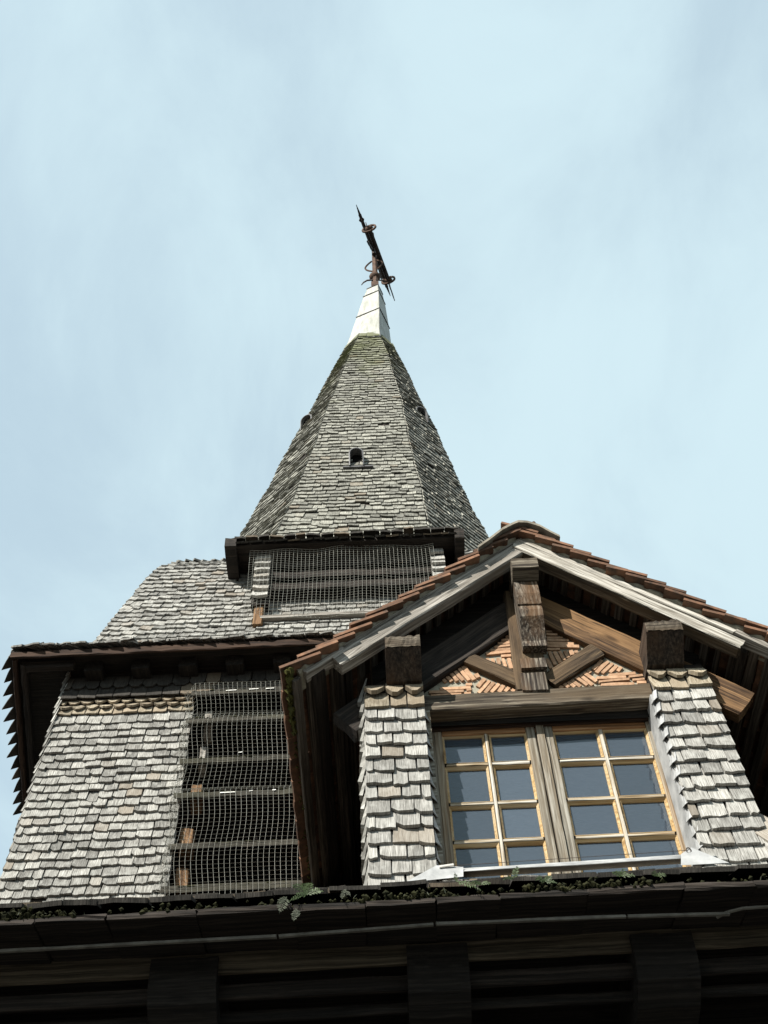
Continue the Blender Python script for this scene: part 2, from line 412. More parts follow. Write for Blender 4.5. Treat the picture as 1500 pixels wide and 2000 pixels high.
def glass_mat():
    m, N, L, b = newmat('window_glass')
    out = [n for n in N if n.type == 'OUTPUT_MATERIAL'][0]
    tr = N.new('ShaderNodeBsdfTransparent'); tr.inputs[0].default_value = (0.80, 0.87, 0.92, 1)
    gl = N.new('ShaderNodeBsdfGlossy'); gl.inputs['Roughness'].default_value = 0.02; gl.inputs['Color'].default_value = (0.86, 0.95, 1, 1)
    tcx = N.new('ShaderNodeTexCoord')
    nz = noise(N, L, tcx.outputs['Object'], 5.0, 2)
    bp = N.new('ShaderNodeBump'); bp.inputs['Strength'].default_value = 0.05; bp.inputs['Distance'].default_value = 0.01
    L.new(nz, bp.inputs['Height']); L.new(bp.outputs[0], gl.inputs['Normal'])
    df = N.new('ShaderNodeBsdfDiffuse')
    dn = noise(N, L, tcx.outputs['Object'], 60.0, 5, 0.7)
    dr = ramp(N, [(0.40, (0.115, 0.148, 0.19)), (0.70, (0.135, 0.17, 0.215))]); L.new(dn, dr.inputs[0]); L.new(dr.outputs[0], df.inputs[0])
    fr = N.new('ShaderNodeFresnel'); fr.inputs['IOR'].default_value = 1.62
    m0 = N.new('ShaderNodeMixShader'); oig = N.new('ShaderNodeObjectInfo')
    L.new(math_(N, L, 'ADD', math_(N, L, 'MULTIPLY', oig.outputs['Random'], 0.22), 0.24), m0.inputs[0])      # blue-grey diffuse film paints in the reflected sky, varying by pane
    L.new(tr.outputs[0], m0.inputs[1]); L.new(df.outputs[0], m0.inputs[2])
    m1 = N.new('ShaderNodeMixShader'); L.new(fr.outputs[0], m1.inputs[0]); L.new(m0.outputs[0], m1.inputs[1]); L.new(gl.outputs[0], m1.inputs[2])
    L.new(m1.outputs[0], out.inputs[0])
    return m
M['glass'] = glass_mat()

# ------------------------------------------------------------------ shingles
def shingle_shape(kind, w=1.0, seed=0):
    """unit shingle: x -0.5..0.5, y 0 (butt) .. 1 (head), z outward, thickness 1 at the butt"""
    r = random.Random(seed)
    xs = [-0.5, -0.2, 0.18, 0.5]
    if kind == 'pointed': by = [0.34, 0.0, 0.02, 0.36]; xs = [-0.5, -0.14, 0.14, 0.5]
    elif kind == 'scallop': by = [0.22, 0.0, 0.0, 0.22]; xs = [-0.5, -0.25, 0.25, 0.5]
    else:
        t = r.uniform(-0.05, 0.05)
        by = [0.008 + t + r.uniform(-.02, .03), r.uniform(-.03, .03), r.uniform(-.03, .03), 0.008 - t + r.uniform(-.02, .03)]
    cup = r.uniform(-0.10, 0.13)
    zt = [1 + cup * (1 if k in (0, 3) else -0.2) + r.uniform(-.12, .12) for k in range(4)]
    v, uv = [], []
    for j, yy in enumerate((None, 0.45, 1.0)):
        for k in range(4):
            y = by[k] if yy is None else yy
            z = zt[k] if yy is None else (0.72 + 0.4 * (zt[k] - 1) if yy < 0.9 else 0.3)
            v.append((xs[k], y, z)); uv.append((xs[k] + .5, y))
    for k in range(4): v.append((xs[k], by[k], zt[k] - 1.0)); uv.append((xs[k] + .5, by[k] - .15))
    v += [(xs[0], 1.0, 0.0), (xs[3], 1.0, 0.0)]; uv += [(0, 1), (1, 1)]
    f = [(j*4+k, j*4+k+1, j*4+k+5, j*4+k+4) for j in range(2) for k in range(3)]
    f += [(12+k, 13+k, k+1, k) for k in range(3)]
    f += [(12, 0, 4, 8, 16), (3, 15, 17, 11, 7)]
    return v, f, uv

def uv_mesh(name, v, f, uv, mat):
    me = mesh(name, v, f, mat)
    lay = me.uv_layers.new(name='UVMap')
    idx = np.zeros(len(me.loops), dtype=np.int32); me.loops.foreach_get('vertex_index', idx)
    lay.data.foreach_set('uv', np.array(uv, dtype=np.float32)[idx].ravel())
    return me

SHAPES = {k: [shingle_shape(k, seed=s) for s in range(10 if k == 'plain' else 2)] for k in ('plain', 'pointed', 'scallop')}
MESHES = {}
def shingle_data(kind, i, mat):
    key = (kind, i, mat.name)
    if key not in MESHES: MESHES[key] = uv_mesh('shingle', *SHAPES[kind][i], mat)
    return MESHES[key]

def clad(S, vs, width, mat, t=0.016, lap=2.05, kind='plain', skip=None, flip=1, tilt=None, wob=0.25, jit=1.0, phase=None, lower_jit=0.10):
    """shingles on the surface S(u, v) in courses whose butts lie at the values vs; the last value ends the top course"""
    out = []
    for i in range(len(vs) - 1):
        v0, v1 = vs[i], vs[i + 1]
        A, B = S(0.0, v0), S(1.0, v0)
        Lr = (B - A).length
        n = max(1, round(Lr / width))
        ws = [random.uniform(1 - wob, 1 + wob) for _ in range(n)]
        ph = (i % 2) * 0.5 if phase is None else phase
        if ph and n > 2: ws = [ws[0] * ph] + ws[1:] + [random.uniform(.4, .7)]
        tot = sum(ws); acc = 0
        for k, w in enumerate(ws):
            u0, u1 = acc / tot, (acc + w) / tot; acc += w
            uc = (u0 + u1) / 2
            dv_ = (v1 - v0)
            vj = v0 + dv_ * random.uniform(-lower_jit, lower_jit)
            if lower_jit > .05 and len(vs) > 6:
                if random.random() < .03: vj -= dv_ * random.uniform(.15, .4)
                elif random.random() < .007 and 0 < k < n - 1: continue
            p = S(uc, vj)
            if skip and skip(p): continue
            X = (S(u1, v0) - S(u0, v0)); wid = X.length
            Yv = S(uc, v0 + dv_) - S(uc, v0); ex = Yv.length
            Nn = X.cross(Yv).normalized() * flip
            if ex < 1e-5 or wid < 1e-5: continue
            Y0 = Yv.normalized(); X0 = Y0.cross(Nn).normalized()
            a = (min(0.15, t * 0.9 / ex) if tilt is None else tilt) * random.uniform(0.75, 1.35 * jit)
            if random.random() < 0.05 * jit: a += random.uniform(0.02, 0.09)
            Y1 = (Y0 * math.cos(a) - Nn * math.sin(a)); N1 = (Nn * math.cos(a) + Y0 * math.sin(a))
            g = random.gauss(0, 0.022 * jit)
            X2 = X0 * math.cos(g) + Y1 * math.sin(g); Y2 = Y1 * math.cos(g) - X0 * math.sin(g)
            r_ = random.gauss(0, 0.03 * jit)
            X3 = X2 * math.cos(r_) + N1 * math.sin(r_); N3 = N1 * math.cos(r_) - X2 * math.sin(r_)
            tt = t * random.uniform(0.8, 1.25)
            q = p + Nn * (a * ex * (lap if lap < 1.7 else 1.65) * 0.62)
            gap = 0.008 if wid > 0.05 else 0.003
            sx, sy = max(0.01, wid - gap * random.uniform(0.5, 1.8)), ex * lap
            m = Matrix(((X3.x*sx, Y2.x*sy, N3.x*tt, q.x), (X3.y*sx, Y2.y*sy, N3.y*tt, q.y), (X3.z*sx, Y2.z*sy, N3.z*tt, q.z), (0, 0, 0, 1)))
            out.append((m, kind, random.randrange(len(SHAPES[kind])), q, Nn, wid * ex))
    return out

def place(items, name, mat, parent, limit=300, visible=None, stuff=None):
    """the largest pieces in the photo become objects, the rest one mesh"""
    sc = []
    for n, it in enumerate(items):
        q, nn, area = it[3], it[4], it[5]
        d = Vector(EYE) - q
        px = proj(q)
        face = max(0.12, nn.dot(d.normalized()))
        s = area * face / d.length_squared
        inside = -15 < px[0] < 1515 and -15 < px[1] < 2015
        if not inside or nn.dot(d) < -0.15 or (visible and not visible(px[0], px[1], q)): s = -1
        sc.append(s)
    order = sorted(range(len(items)), key=lambda n: -sc[n])
    keep = [n for n in order if sc[n] > 0][:limit]
    ks = set(keep)
    for n in keep:
        m, kind, i = items[n][:3]
        link(bpy.data.objects.new(name, shingle_data(kind, i, mat)), parent, m)
    rest = [items[n] for n in range(len(items)) if n not in ks]
    if rest:
        V, Fc, U, R = [], [], [], []
        b = 0
        for it in rest:
            v, f, uv = SHAPES[it[1]][it[2]]
            a = np.array(v) @ np.array([list(r[:3]) for r in it[0].to_3x3()]).T + np.array(it[0].translation)
            V.append(a); Fc += [tuple(x + b for x in q) for q in f]; U += uv; b += len(v)
            R += [random.random()] * len(v)
        V = np.concatenate(V)
        me = uv_mesh(stuff or name, V.tolist(), Fc, U, mat)
        at = me.attributes.new('rnd', 'FLOAT', 'POINT'); at.data.foreach_set('value', np.array(R, dtype=np.float32))
        o = link(bpy.data.objects.new(stuff or name + '_field', me), parent)
        o['kind'] = 'stuff'
    return len(keep)

def bilinear(a, b, c, d):
    """a bottom left, b bottom right, c top right, d top left"""
    a, b, c, d = map(Vector, (a, b, c, d))
    return lambda u, v: (a * (1-u) + b * u) * (1-v) + (d * (1-u) + c * u) * v

def rows(z0, z1, step, jit=0.06):
    n = max(1, round((z1 - z0) / step))
    return [i / n for i in range(n + 1)]

def quad(name, pts, mat, parent): return obj(name, pts, [tuple(range(len(pts)))], mat, parent)

# ------------------------------------------------------------------ ground
g = obj('ground', [(-400, -400, 0), (400, -400, 0), (400, 400, 0), (-400, 400, 0)], [(0, 1, 2, 3)], M['paving'])
tag(g, kind='structure')

# ================================================================== BELL TOWER
tower = thing('bell_tower', 'square shingled bell tower with netted louvres and a tall octagonal spire', 'bell tower', (-0.2, 10.9, 0))
XL0, XL1 = -3.135, -2.985          # left edge of the front wall at z 6.5 and 9.6
ZB, ZT = 6.4, 9.62
def wallp(x, z, off=0.0):
    k = (z - ZB) / (ZT - ZB)
    return Vector((x, 7.90 + 0.12 * k + off, z))
def wxl(z): return XL0 + (XL1 - XL0) * (z - ZB) / (ZT - ZB)
OX0, OX1, OZ0, OZ1 = -1.735, -0.25, 6.5, 9.25      # louvre opening

mb = MB()
for (xa, xb, za, zb) in ((None, OX0, ZB, OZ1), (OX1, 2.7, ZB, OZ1), (None, 2.7, OZ1, ZT)):
    a = wallp(wxl(za) if xa is None else xa, za); d = wallp(wxl(zb) if xa is None else xa, zb)
    mb.add([a, wallp(xb, za), wallp(xb, zb), d], [(0, 1, 2, 3)])
mb.add([(wxl(ZB), 7.9, ZB), (wxl(ZT), 8.02, ZT), (wxl(ZT), 13.6, ZT), (wxl(ZB), 13.7, ZB)], [(0, 1, 2, 3)])
mb.add([(2.7, 7.9, ZB), (2.7, 13.7, ZB), (2.7, 13.6, ZT), (2.7, 8.02, ZT)], [(0, 1, 2, 3)])
mb.add([(wxl(ZB), 13.7, ZB), (wxl(ZT), 13.6, ZT), (2.7, 13.6, ZT), (2.7, 13.7, ZB)], [(0, 1, 2, 3)])
wall = mb.build('tower_wall', M['dark_wood'], tower)
base = MB().box((wxl(ZB) - 0.02, 7.92, 0), (2.72, 13.7, ZB)).build('tower_base', M['plaster'], tower)

def Swall(u, v):
    z = ZB + (ZT - ZB) * v
    return wallp(wxl(z) + (OX0 + 0.02 - wxl(z)) * u, z)
vv = lambda z: (z - ZB) / (ZT - ZB)
vz = list(np.arange(6.45, 9.03, 0.0905))
it = clad(Swall, [vv(z) for z in vz], 0.128, M['shingle'], t=0.021)
place(it, 'wall_shingle', M['shingle'], wall, 300, visible=lambda x, y, q: y < 1795, stuff='lower_shingle_field')
# decorated courses under the eaves
it = clad(Swall, [vv(9.02), vv(9.10)], 0.125, M['shingle_brown'], t=0.016, lap=1.9, phase=0.0)
it += clad(Swall, [vv(9.07), vv(9.16)], 0.128, M['shingle_brown'], t=0.02, lap=1.5, kind='pointed', phase=0.0, wob=0.08, tilt=0.42, lower_jit=0.03)
it += clad(Swall, [vv(9.145), vv(9.235)], 0.128, M['shingle_brown'], t=0.02, lap=1.4, kind='pointed', phase=0.5, wob=0.08, tilt=0.30, lower_jit=0.03)
place(it, 'eave_shingle', M['shingle_brown'], wall, 60)
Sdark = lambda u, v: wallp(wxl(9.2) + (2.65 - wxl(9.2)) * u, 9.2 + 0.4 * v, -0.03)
it = clad(Sdark, [0.02, 0.42], 0.16, M['shingle_dark'], t=0.018, lap=1.1, phase=0.0, wob=0.12, lower_jit=0.02, tilt=0.1)  # near-black shingles put the eave's shadow into these two courses
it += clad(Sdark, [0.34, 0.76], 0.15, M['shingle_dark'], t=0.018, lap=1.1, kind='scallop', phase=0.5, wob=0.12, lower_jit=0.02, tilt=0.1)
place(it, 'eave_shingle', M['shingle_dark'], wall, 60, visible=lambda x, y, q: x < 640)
def Swr(u, v): return wallp(OX1 + (2.68 - OX1) * u, ZB + (9.2 - ZB) * v)
it = clad(Swr, rows(ZB, 9.2, 0.09), 0.128, M['shingle'], t=0.017)
place(it, 'wall_shingle', M['shingle'], wall, 0, stuff='right_shingle_field')
def Swl(u, v):
    z = ZB + (ZT - ZB) * v
    return Vector((wxl(z), 13.6 + (7.95 - 13.6) * u, z))
it = clad(Swl, rows(ZB, ZT, 0.1), 0.14, M['shingle'], t=0.017)
place(it, 'wall_shingle', M['shingle'], wall, 0, stuff='side_shingle_field')

# ---- eaves: front edge Y 7.65, left edge drifting outwards
EZ = 9.60
def eave_left(y): return -3.505 - 0.165 * (y - 7.65)
soff = MB()
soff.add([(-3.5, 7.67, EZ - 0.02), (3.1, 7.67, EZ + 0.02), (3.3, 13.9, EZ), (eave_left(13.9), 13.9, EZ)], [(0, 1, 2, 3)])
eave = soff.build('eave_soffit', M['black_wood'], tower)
beam('eave_fascia', (-3.49, 7.68, EZ - 0.05), (3.08, 7.68, EZ + 0.0), 0.03, 0.085, M['red_wood'], tower)
beam('eave_fascia', (-3.46, 7.70, EZ - 0.05), (eave_left(13) + 0.05, 13.0, EZ - 0.05), 0.05, 0.085, M['red_wood'], tower)
beam('eave_plate', (-3.38, 7.76, EZ - 0.07), (eave_left(13) + 0.17, 13.0, EZ - 0.07), 0.06, 0.08, M['dark_wood'], tower)
beam('eave_plate', (-3.36, 7.80, EZ - 0.09), (-2.9, 7.80, EZ - 0.09), 0.07, 0.08, M['dark_wood'], tower)
for k in range(13):
    x = -2.72 + k * 0.46
    beam('rafter', (x, 7.83, EZ - 0.085 + 0.003 * k), (x, 8.02, EZ - 0.085 + 0.003 * k), 0.17, 0.12, M['black_wood'], tower)

# ---- stage above the eaves
stage_prof = [(7.65, -3.505, 9.615), (8.02, -3.04, 9.83), (8.14, -2.93, 10.05), (8.22, -2.875, 10.3), (8.42, -2.70, 11.1), (8.58, -2.56, 11.72), (8.66, -2.47, 11.98), (8.74, -2.32, 12.12), (8.86, -2.08, 12.20), (9.05, -1.8, 12.25)]
ZP = np.linspace(0, 1, 160)
_d = [0.0]
for a, b in zip(stage_prof, stage_prof[1:]): _d.append(_d[-1] + math.dist((a[0], a[2]), (b[0], b[2])))
_d = np.array(_d); SL = _d[-1]
def sprof(v):
    s = min(max(v, 0.0), 1.0) * SL
    return [float(np.interp(s, _d, [q[i] for q in stage_prof])) for i in range(3)]
CX = -0.17
def Sstage(u, v):
    y, xl, z = sprof(v)
    xr = 2 * CX - xl
    return Vector((xl + (xr - xl) * u, y, z + 0.02 * u * (1 if v < 0.2 else 0.3)))
def Sstage_left(u, v):
    y, xl, z = sprof(v)
    yb = 21.8 - y
    xx = xl - (0.165 * (1 - u) * 6 * max(0.0, 1 - v * 4))
    return Vector((xx, yb + (y - yb) * u, z))
mb = MB()
n = 24
for (S_) in (Sstage, Sstage_left):
    g_ = [S_(u, i / n) for i in range(n + 1) for u in (0, 1)]
    mb.add(g_, [(2*i, 2*i+1, 2*i+3, 2*i+2) for i in range(n)])
g_ = []
for i in range(n + 1):
    y, xl, z = sprof(i / n); xr = 2 * CX - xl
    g_ += [(xr, y, z), (xr, 21.8 - y, z)]
mb.add(g_, [(2*i, 2*i+1, 2*i+3, 2*i+2) for i in range(n)])
g_ = []
for i in range(n + 1):
    y, xl, z = sprof(i / n); xr = 2 * CX - xl
    g_ += [(xr, 21.8 - y, z), (xl, 21.8 - y, z)]
mb.add(g_, [(2*i, 2*i+1, 2*i+3, 2*i+2) for i in range(n)])
stage = mb.build('belfry_roof', M['dark_wood'], tower)
for v_ in stage.data.vertices: v_.co += Vector((0, 0.02, -0.02))

HX0, HX1 = -1.30, 0.98       # belfry louvre
def skip_hood(p): return HX0 + 0.02 < p.x < HX1 and 10.86 < p.z < 11.75 and p.y < 9
vrow = [i * 0.098 / SL for i in range(int(SL / 0.098) + 1)]
it = clad(Sstage, vrow, 0.118, M['shingle'], t=0.019, skip=skip_hood, jit=1.3, tilt=0.10)
place(it, 'roof_shingle', M['shingle'], stage, 300, visible=lambda x, y, q: y < 1262 and y < 1240 - 0.62 * (x - 620) and not (490 < x < 860 and y < 1180), stuff='belfry_shingle_field')
it = clad(Sstage_left, vrow, 0.13, M['shingle'], t=0.017, jit=1.25)
place(it, 'roof_shingle', M['shingle'], stage, 0, stuff='side_shingle_field')
# ragged starter course along the front eave
Sst = bilinear((-3.52, 7.63, 9.60), (3.12, 7.63, 9.64), (3.1, 7.9, 9.78), (-3.4, 7.9, 9.74))
it = clad(Sst, [0.0, 0.45], 0.15, M['shingle_dark'], t=0.016, lap=2.0, jit=1.5, lower_jit=0.15)
it += clad(Sst, [0.25, 0.7], 0.14, M['shingle'], t=0.015, lap=1.6, jit=1.6, lower_jit=0.2)
place(it, 'eave_shingle', M['shingle'], stage, 60, visible=lambda x, y, q: x < 620)
# splayed shingles whose corners stick out along the left eave
yy = 7.70
while yy < 12.5:
    pitch = random.uniform(0.16, 0.205)
    x0 = eave_left(yy); out_ = random.uniform(0.10, 0.15)
    zz = EZ + random.uniform(-0.005, 0.02)
    v = [(x0 + 0.30, yy - 0.02, zz + 0.13), (x0 + 0.02, yy - 0.03, zz), (x0 - out_ * 0.5, yy + pitch * 0.45, zz - 0.02), (x0 - out_, yy + pitch, zz - 0.035), (x0 + 0.02, yy + pitch * 0.93, zz + 0.0), (x0 + 0.30, yy + pitch * 0.9, zz + 0.13)]
    t_ = 0.022
    vv2 = v + [(a, b, c - t_) for a, b, c in v]
    f = [tuple(range(6)), tuple(range(11, 5, -1))] + [(i, (i + 1) % 6, (i + 1) % 6 + 6, i + 6) for i in range(6)]
    obj('eave_shingle', vv2, f, M['shingle_dark'], stage)
    yy += pitch

# ---- wire netting helper
def netting(S, nu, nv, r, name, parent, mat):
    mb = MB()
    for i in range(nu + 1):
        pts = [S(i / nu, j / (nv)) for j in range(nv + 1)]
        strand(mb, pts, r)
    for j in range(nv + 1):
        pts = [S(i / nu, j / nv) for i in range(0, nu + 1)]
        strand(mb, pts, r)
    return mb.build(name, mat, parent)

def strand(mb, pts, r):
    n = 3; v = []
    for i, p in enumerate(pts):
        t = (pts[min(i+1, len(pts)-1)] - pts[max(i-1, 0)]).normalized()
        a = t.cross(Vector((0, -1, 0)))
        if a.length < 1e-3: a = Vector((0, 0, 1))
        a.normalize(); b = t.cross(a)
        for k in range(n):
            w = 2 * math.pi * k / n + 0.5
            v.append(p + (a * math.cos(w) + b * math.sin(w)) * r)
    mb.add(v, [(i*n+k, i*n+(k+1) % n, (i+1)*n+(k+1) % n, (i+1)*n+k) for i in range(len(pts)-1) for k in range(n)])

# ---- louvre opening in the lower wall
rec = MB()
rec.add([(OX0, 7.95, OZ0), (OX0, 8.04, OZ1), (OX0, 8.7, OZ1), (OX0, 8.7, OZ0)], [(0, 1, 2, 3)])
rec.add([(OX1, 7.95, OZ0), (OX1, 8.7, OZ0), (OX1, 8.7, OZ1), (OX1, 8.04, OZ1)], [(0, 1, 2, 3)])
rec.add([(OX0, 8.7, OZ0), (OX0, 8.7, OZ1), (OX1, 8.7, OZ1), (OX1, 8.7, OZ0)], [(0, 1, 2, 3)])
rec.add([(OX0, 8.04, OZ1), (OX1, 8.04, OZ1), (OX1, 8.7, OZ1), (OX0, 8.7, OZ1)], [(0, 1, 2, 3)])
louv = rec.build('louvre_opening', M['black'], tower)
OZ0 = 6.42
slz = [9.16, 8.76, 8.33, 7.90, 7.42, 6.97, 6.55]
def slat(x0, x1, yf, zf, dy, dz, parent, th=0.035, mat=None):
    m_ = mat or M['louvre_wood']
    n = 16; v = []
    for i in range(n + 1):
        x = x0 + (x1 - x0) * i / n
        e = random.uniform(-.006, .006); q = random.uniform(-.008, .008)
        v += [(x, yf + e, zf + q), (x, yf + e, zf - th + q * .6), (x, yf + dy, zf + dz - th), (x, yf + dy, zf + dz)]
    f = [(i*4+j, i*4+(j+1) % 4, (i+1)*4+(j+1) % 4, (i+1)*4+j) for i in range(n) for j in range(4)]
    f += [(3, 2, 1, 0), (n*4, n*4+1, n*4+2, n*4+3)]
    return obj('louvre_slat', v, f, m_, parent)
for k, z in enumerate(slz):
    s = slat(OX0 + 0.005 - 0.02 * (k > 1), OX1 - 0.005, 7.80 if k % 2 else 7.86, z, 0.30, 0.22, louv, th=0.055)
    # crumbs of moss on the outer edge
    mm = MB()
    for q in range(60):
        x = random.uniform(OX0 + 0.02, OX1 - 0.03); h = random.uniform(.006, .022); w_ = random.uniform(.01, .03)
        y_ = (7.80 if k % 2 else 7.86) + random.uniform(-0.006, 0.03)
        mm.add([(x - w_, y_, z - .004), (x + w_, y_, z - .004), (x, y_ + .03, z - .004), (x + random.uniform(-.01, .01), y_ + .008, z + h)], [(0, 1, 3), (1, 2, 3), (2, 0, 3)])
    o = mm.build('moss', M['moss'], louv); o['kind'] = 'stuff'
for (x, z, w_) in ((-1.40, 9.135, .10), (-1.18, 9.14, .09), (-1.02, 9.14, .08), (-1.22, 8.315, .035), (-1.35, 7.875, .13), (-1.1, 7.88, .03), (-0.9, 7.88, .03)):
    obj('lime_splash', [(x, 7.79 if z < 9 else 7.85, z), (x + w_, 7.79 if z < 9 else 7.85, z + .003), (x + w_, 7.795 if z < 9 else 7.855, z + .014), (x, 7.795 if z < 9 else 7.855, z + .012)], [(0, 1, 2, 3)], M['white'], louv)
beam('jamb_post', (-1.665, 8.06, 6.5), (-1.645, 8.12, 7.72), 0.05, 0.05, M['red_wood'], louv, up=(0, 1, 0))
for (px0, px1, py0, py1, mt) in ((340, 365, 1700, 1738, 'fresh_wood'), (347, 376, 1622, 1658, 'fresh_wood'), (370, 393, 1536, 1571, 'fresh_wood'), (342, 364, 1741, 1768, 'fresh_wood'), (387, 401, 1462, 1498, 'grey_wood'), (396, 413, 1392, 1434, 'grey_wood')):
    a = P((px0 + px1) / 2, py1, 7.99); b = P((px0 + px1) / 2 + 3, py0, 7.99)
    beam('jamb_block', (a.x, 7.99 + .06, a.z - .02), (b.x, 7.99 + .06, b.z + .02), (px1 - px0) / 240, 0.12, M[mt], louv, up=(0, 1, 0))
def netprof(z):
    """outward bulge of the netting: it lies on every second slat and hangs from there"""
    tops = [9.26, 8.80, 7.95, 6.50]
    for a, b in zip(tops, tops[1:]):
        if b < z <= a:
            s = (a - z) / (a - b)
            return 0.07 + 0.23 * (1 - math.exp(-s * 16)) * (1 - 0.75 * s) + (0.04 if a < 9 else -0.05)
    return 0.05
def Snet(u, v):
    z = 9.40 + (6.62 - 9.40) * v
    x0 = OX0 - 0.03 - 0.02 * math.sin(z * 9)
    x = x0 + (OX1 - x0) * u
    o = netprof(z) if z < 9.26 else 0.03
    if u < 0.06: o *= 0.35 + 0.65 * u / 0.06
    w_ = wallp(0, z).y
    return Vector((x + 0.004 * math.sin(z * 3 + u * 5), w_ - o - 0.004 * math.sin(u * 9 + z * 2), z - 0.008 * math.sin(u * 5 + z * 1.3)))
netting(Snet, 34, 72, 0.0014, 'wire_netting', louv, M['wire'])
# crumpled edge where the net is nailed to the shingles
mb = MB()
for k in range(260):
    z = random.uniform(6.9, 9.25)
    p = wallp(OX0 - 0.03 + random.gauss(0, 0.022), z, -0.045 - random.uniform(0, 0.03))
    d = Vector((random.gauss(0, 0.022), random.gauss(0, 0.012), random.gauss(0, 0.03)))
    strand(mb, [p, p + d * .5 + Vector((0.004, -.006, 0)), p + d], 0.0019)
o = mb.build('netting_edge', M['wire'], louv); o['kind'] = 'stuff'

# ---- belfry louvre with its hood
hood = MB()
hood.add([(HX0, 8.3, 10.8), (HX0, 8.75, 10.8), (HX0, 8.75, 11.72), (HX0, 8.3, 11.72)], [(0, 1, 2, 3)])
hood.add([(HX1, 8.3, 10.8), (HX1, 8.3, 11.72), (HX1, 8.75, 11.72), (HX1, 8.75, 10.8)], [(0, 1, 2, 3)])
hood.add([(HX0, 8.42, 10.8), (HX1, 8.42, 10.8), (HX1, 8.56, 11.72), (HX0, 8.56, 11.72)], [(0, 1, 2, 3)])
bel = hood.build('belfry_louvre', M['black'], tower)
# hood: shingled roof slab with end cheeks
HZ = 11.66
prism('hood_soffit', [(8.08, HZ), (8.08, HZ - 0.05), (8.66, HZ + 0.01), (8.9, HZ + 0.28), (8.66, HZ + 0.22)], -1.50, 1.0, M['dark_wood'], bel, seg=8)
for (xa, xb) in ((-1.62, -1.49), (1.0, 1.11)):
    prism('hood_cheek', [(8.04, HZ + 0.045), (8.04, HZ - 0.10), (8.16, HZ - 0.13), (8.58, HZ - 0.16), (8.8, HZ + 0.10), (8.5, HZ + 0.15)], xa, xb, M['dark_wood'], bel, seg=2, jit=0.008)
Sh = bilinear((-1.52, 8.035, HZ + 0.0), (1.04, 8.035, HZ + 0.02), (1.04, 8.9, HZ + 0.33), (-1.52, 8.9, HZ + 0.31))
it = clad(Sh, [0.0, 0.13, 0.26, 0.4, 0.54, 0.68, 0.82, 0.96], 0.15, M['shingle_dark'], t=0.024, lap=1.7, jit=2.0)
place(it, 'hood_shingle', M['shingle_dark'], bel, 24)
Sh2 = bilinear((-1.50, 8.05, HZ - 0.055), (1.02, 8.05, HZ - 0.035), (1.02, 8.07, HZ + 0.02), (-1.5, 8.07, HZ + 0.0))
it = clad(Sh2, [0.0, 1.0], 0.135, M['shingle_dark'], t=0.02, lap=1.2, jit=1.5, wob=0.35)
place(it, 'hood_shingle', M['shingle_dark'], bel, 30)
# shingled jambs
for (xa, xb, lim) in ((-1.285, -1.10, 20), (0.715, 0.875, 14)):
    q = MB()
    q.add([(xa, 8.19, 10.72), (xb, 8.19, 10.72), (xb, 8.26, 11.66), (xa, 8.26, 11.66)], [(0, 1, 2, 3)])
    q.add([(xb, 8.19, 10.72), (xb, 8.45, 10.72), (xb, 8.5, 11.66), (xb, 8.26, 11.66)], [(0, 1, 2, 3)])
    q.add([(xa, 8.45, 10.72), (xa, 8.19, 10.72), (xa, 8.26, 11.66), (xa, 8.5, 11.66)], [(0, 1, 2, 3)])
    j = q.build('louvre_jamb', M['dark_wood'], bel)
    Sj = bilinear((xa, 8.18, 10.80), (xb, 8.18, 10.80), (xb, 8.25, 11.60), (xa, 8.25, 11.60))
    it = clad(Sj, [i / 7 for i in range(8)], 0.17, M['shingle_pier'], t=0.035, lap=1.5, phase=0.0, tilt=.2, wob=.4)
    place(it, 'jamb_shingle', M['shingle_pier'], j, lim)
beam('jamb_post', (-1.20, 8.24, 10.40), (-1.20, 8.29, 10.80), 0.10, 0.12, M['fresh_wood'], bel, up=(0, 1, 0))
for z, yf in ((11.52, 8.27), (11.30, 8.24), (11.08, 8.21)):
    slat(-1.10, 0.715, yf, z, 0.22, 0.22, bel, th=0.10, mat=M['dark_wood'])
beam('louvre_sill', (-1.18, 8.24, 10.52), (0.74, 8.24, 10.56), 0.10, 0.05, M['grey_wood'], bel)
def Snet2(u, v):
    z = 11.60 + (10.50 - 11.60) * v
    s = 0.012 * math.sin(u * 9) * (1 - v)
    x = -1.34 + 2.09 * u - 0.06 * max(0, v - .5) * (1 - u)
    o = 8.15 - 0.02 * math.sin(v * 5) + 0.012 * math.sin(u * 22 + v * 5)
    if u < 0.08: o += 0.10 * (1 - u / 0.08) * v
    o += max(0, v - 0.8) * 0.15
    return Vector((x, o, z - s + 0.012 * math.sin(u * 13)))
netting(Snet2, 46, 28, 0.0015, 'wire_netting', bel, M['wire'])

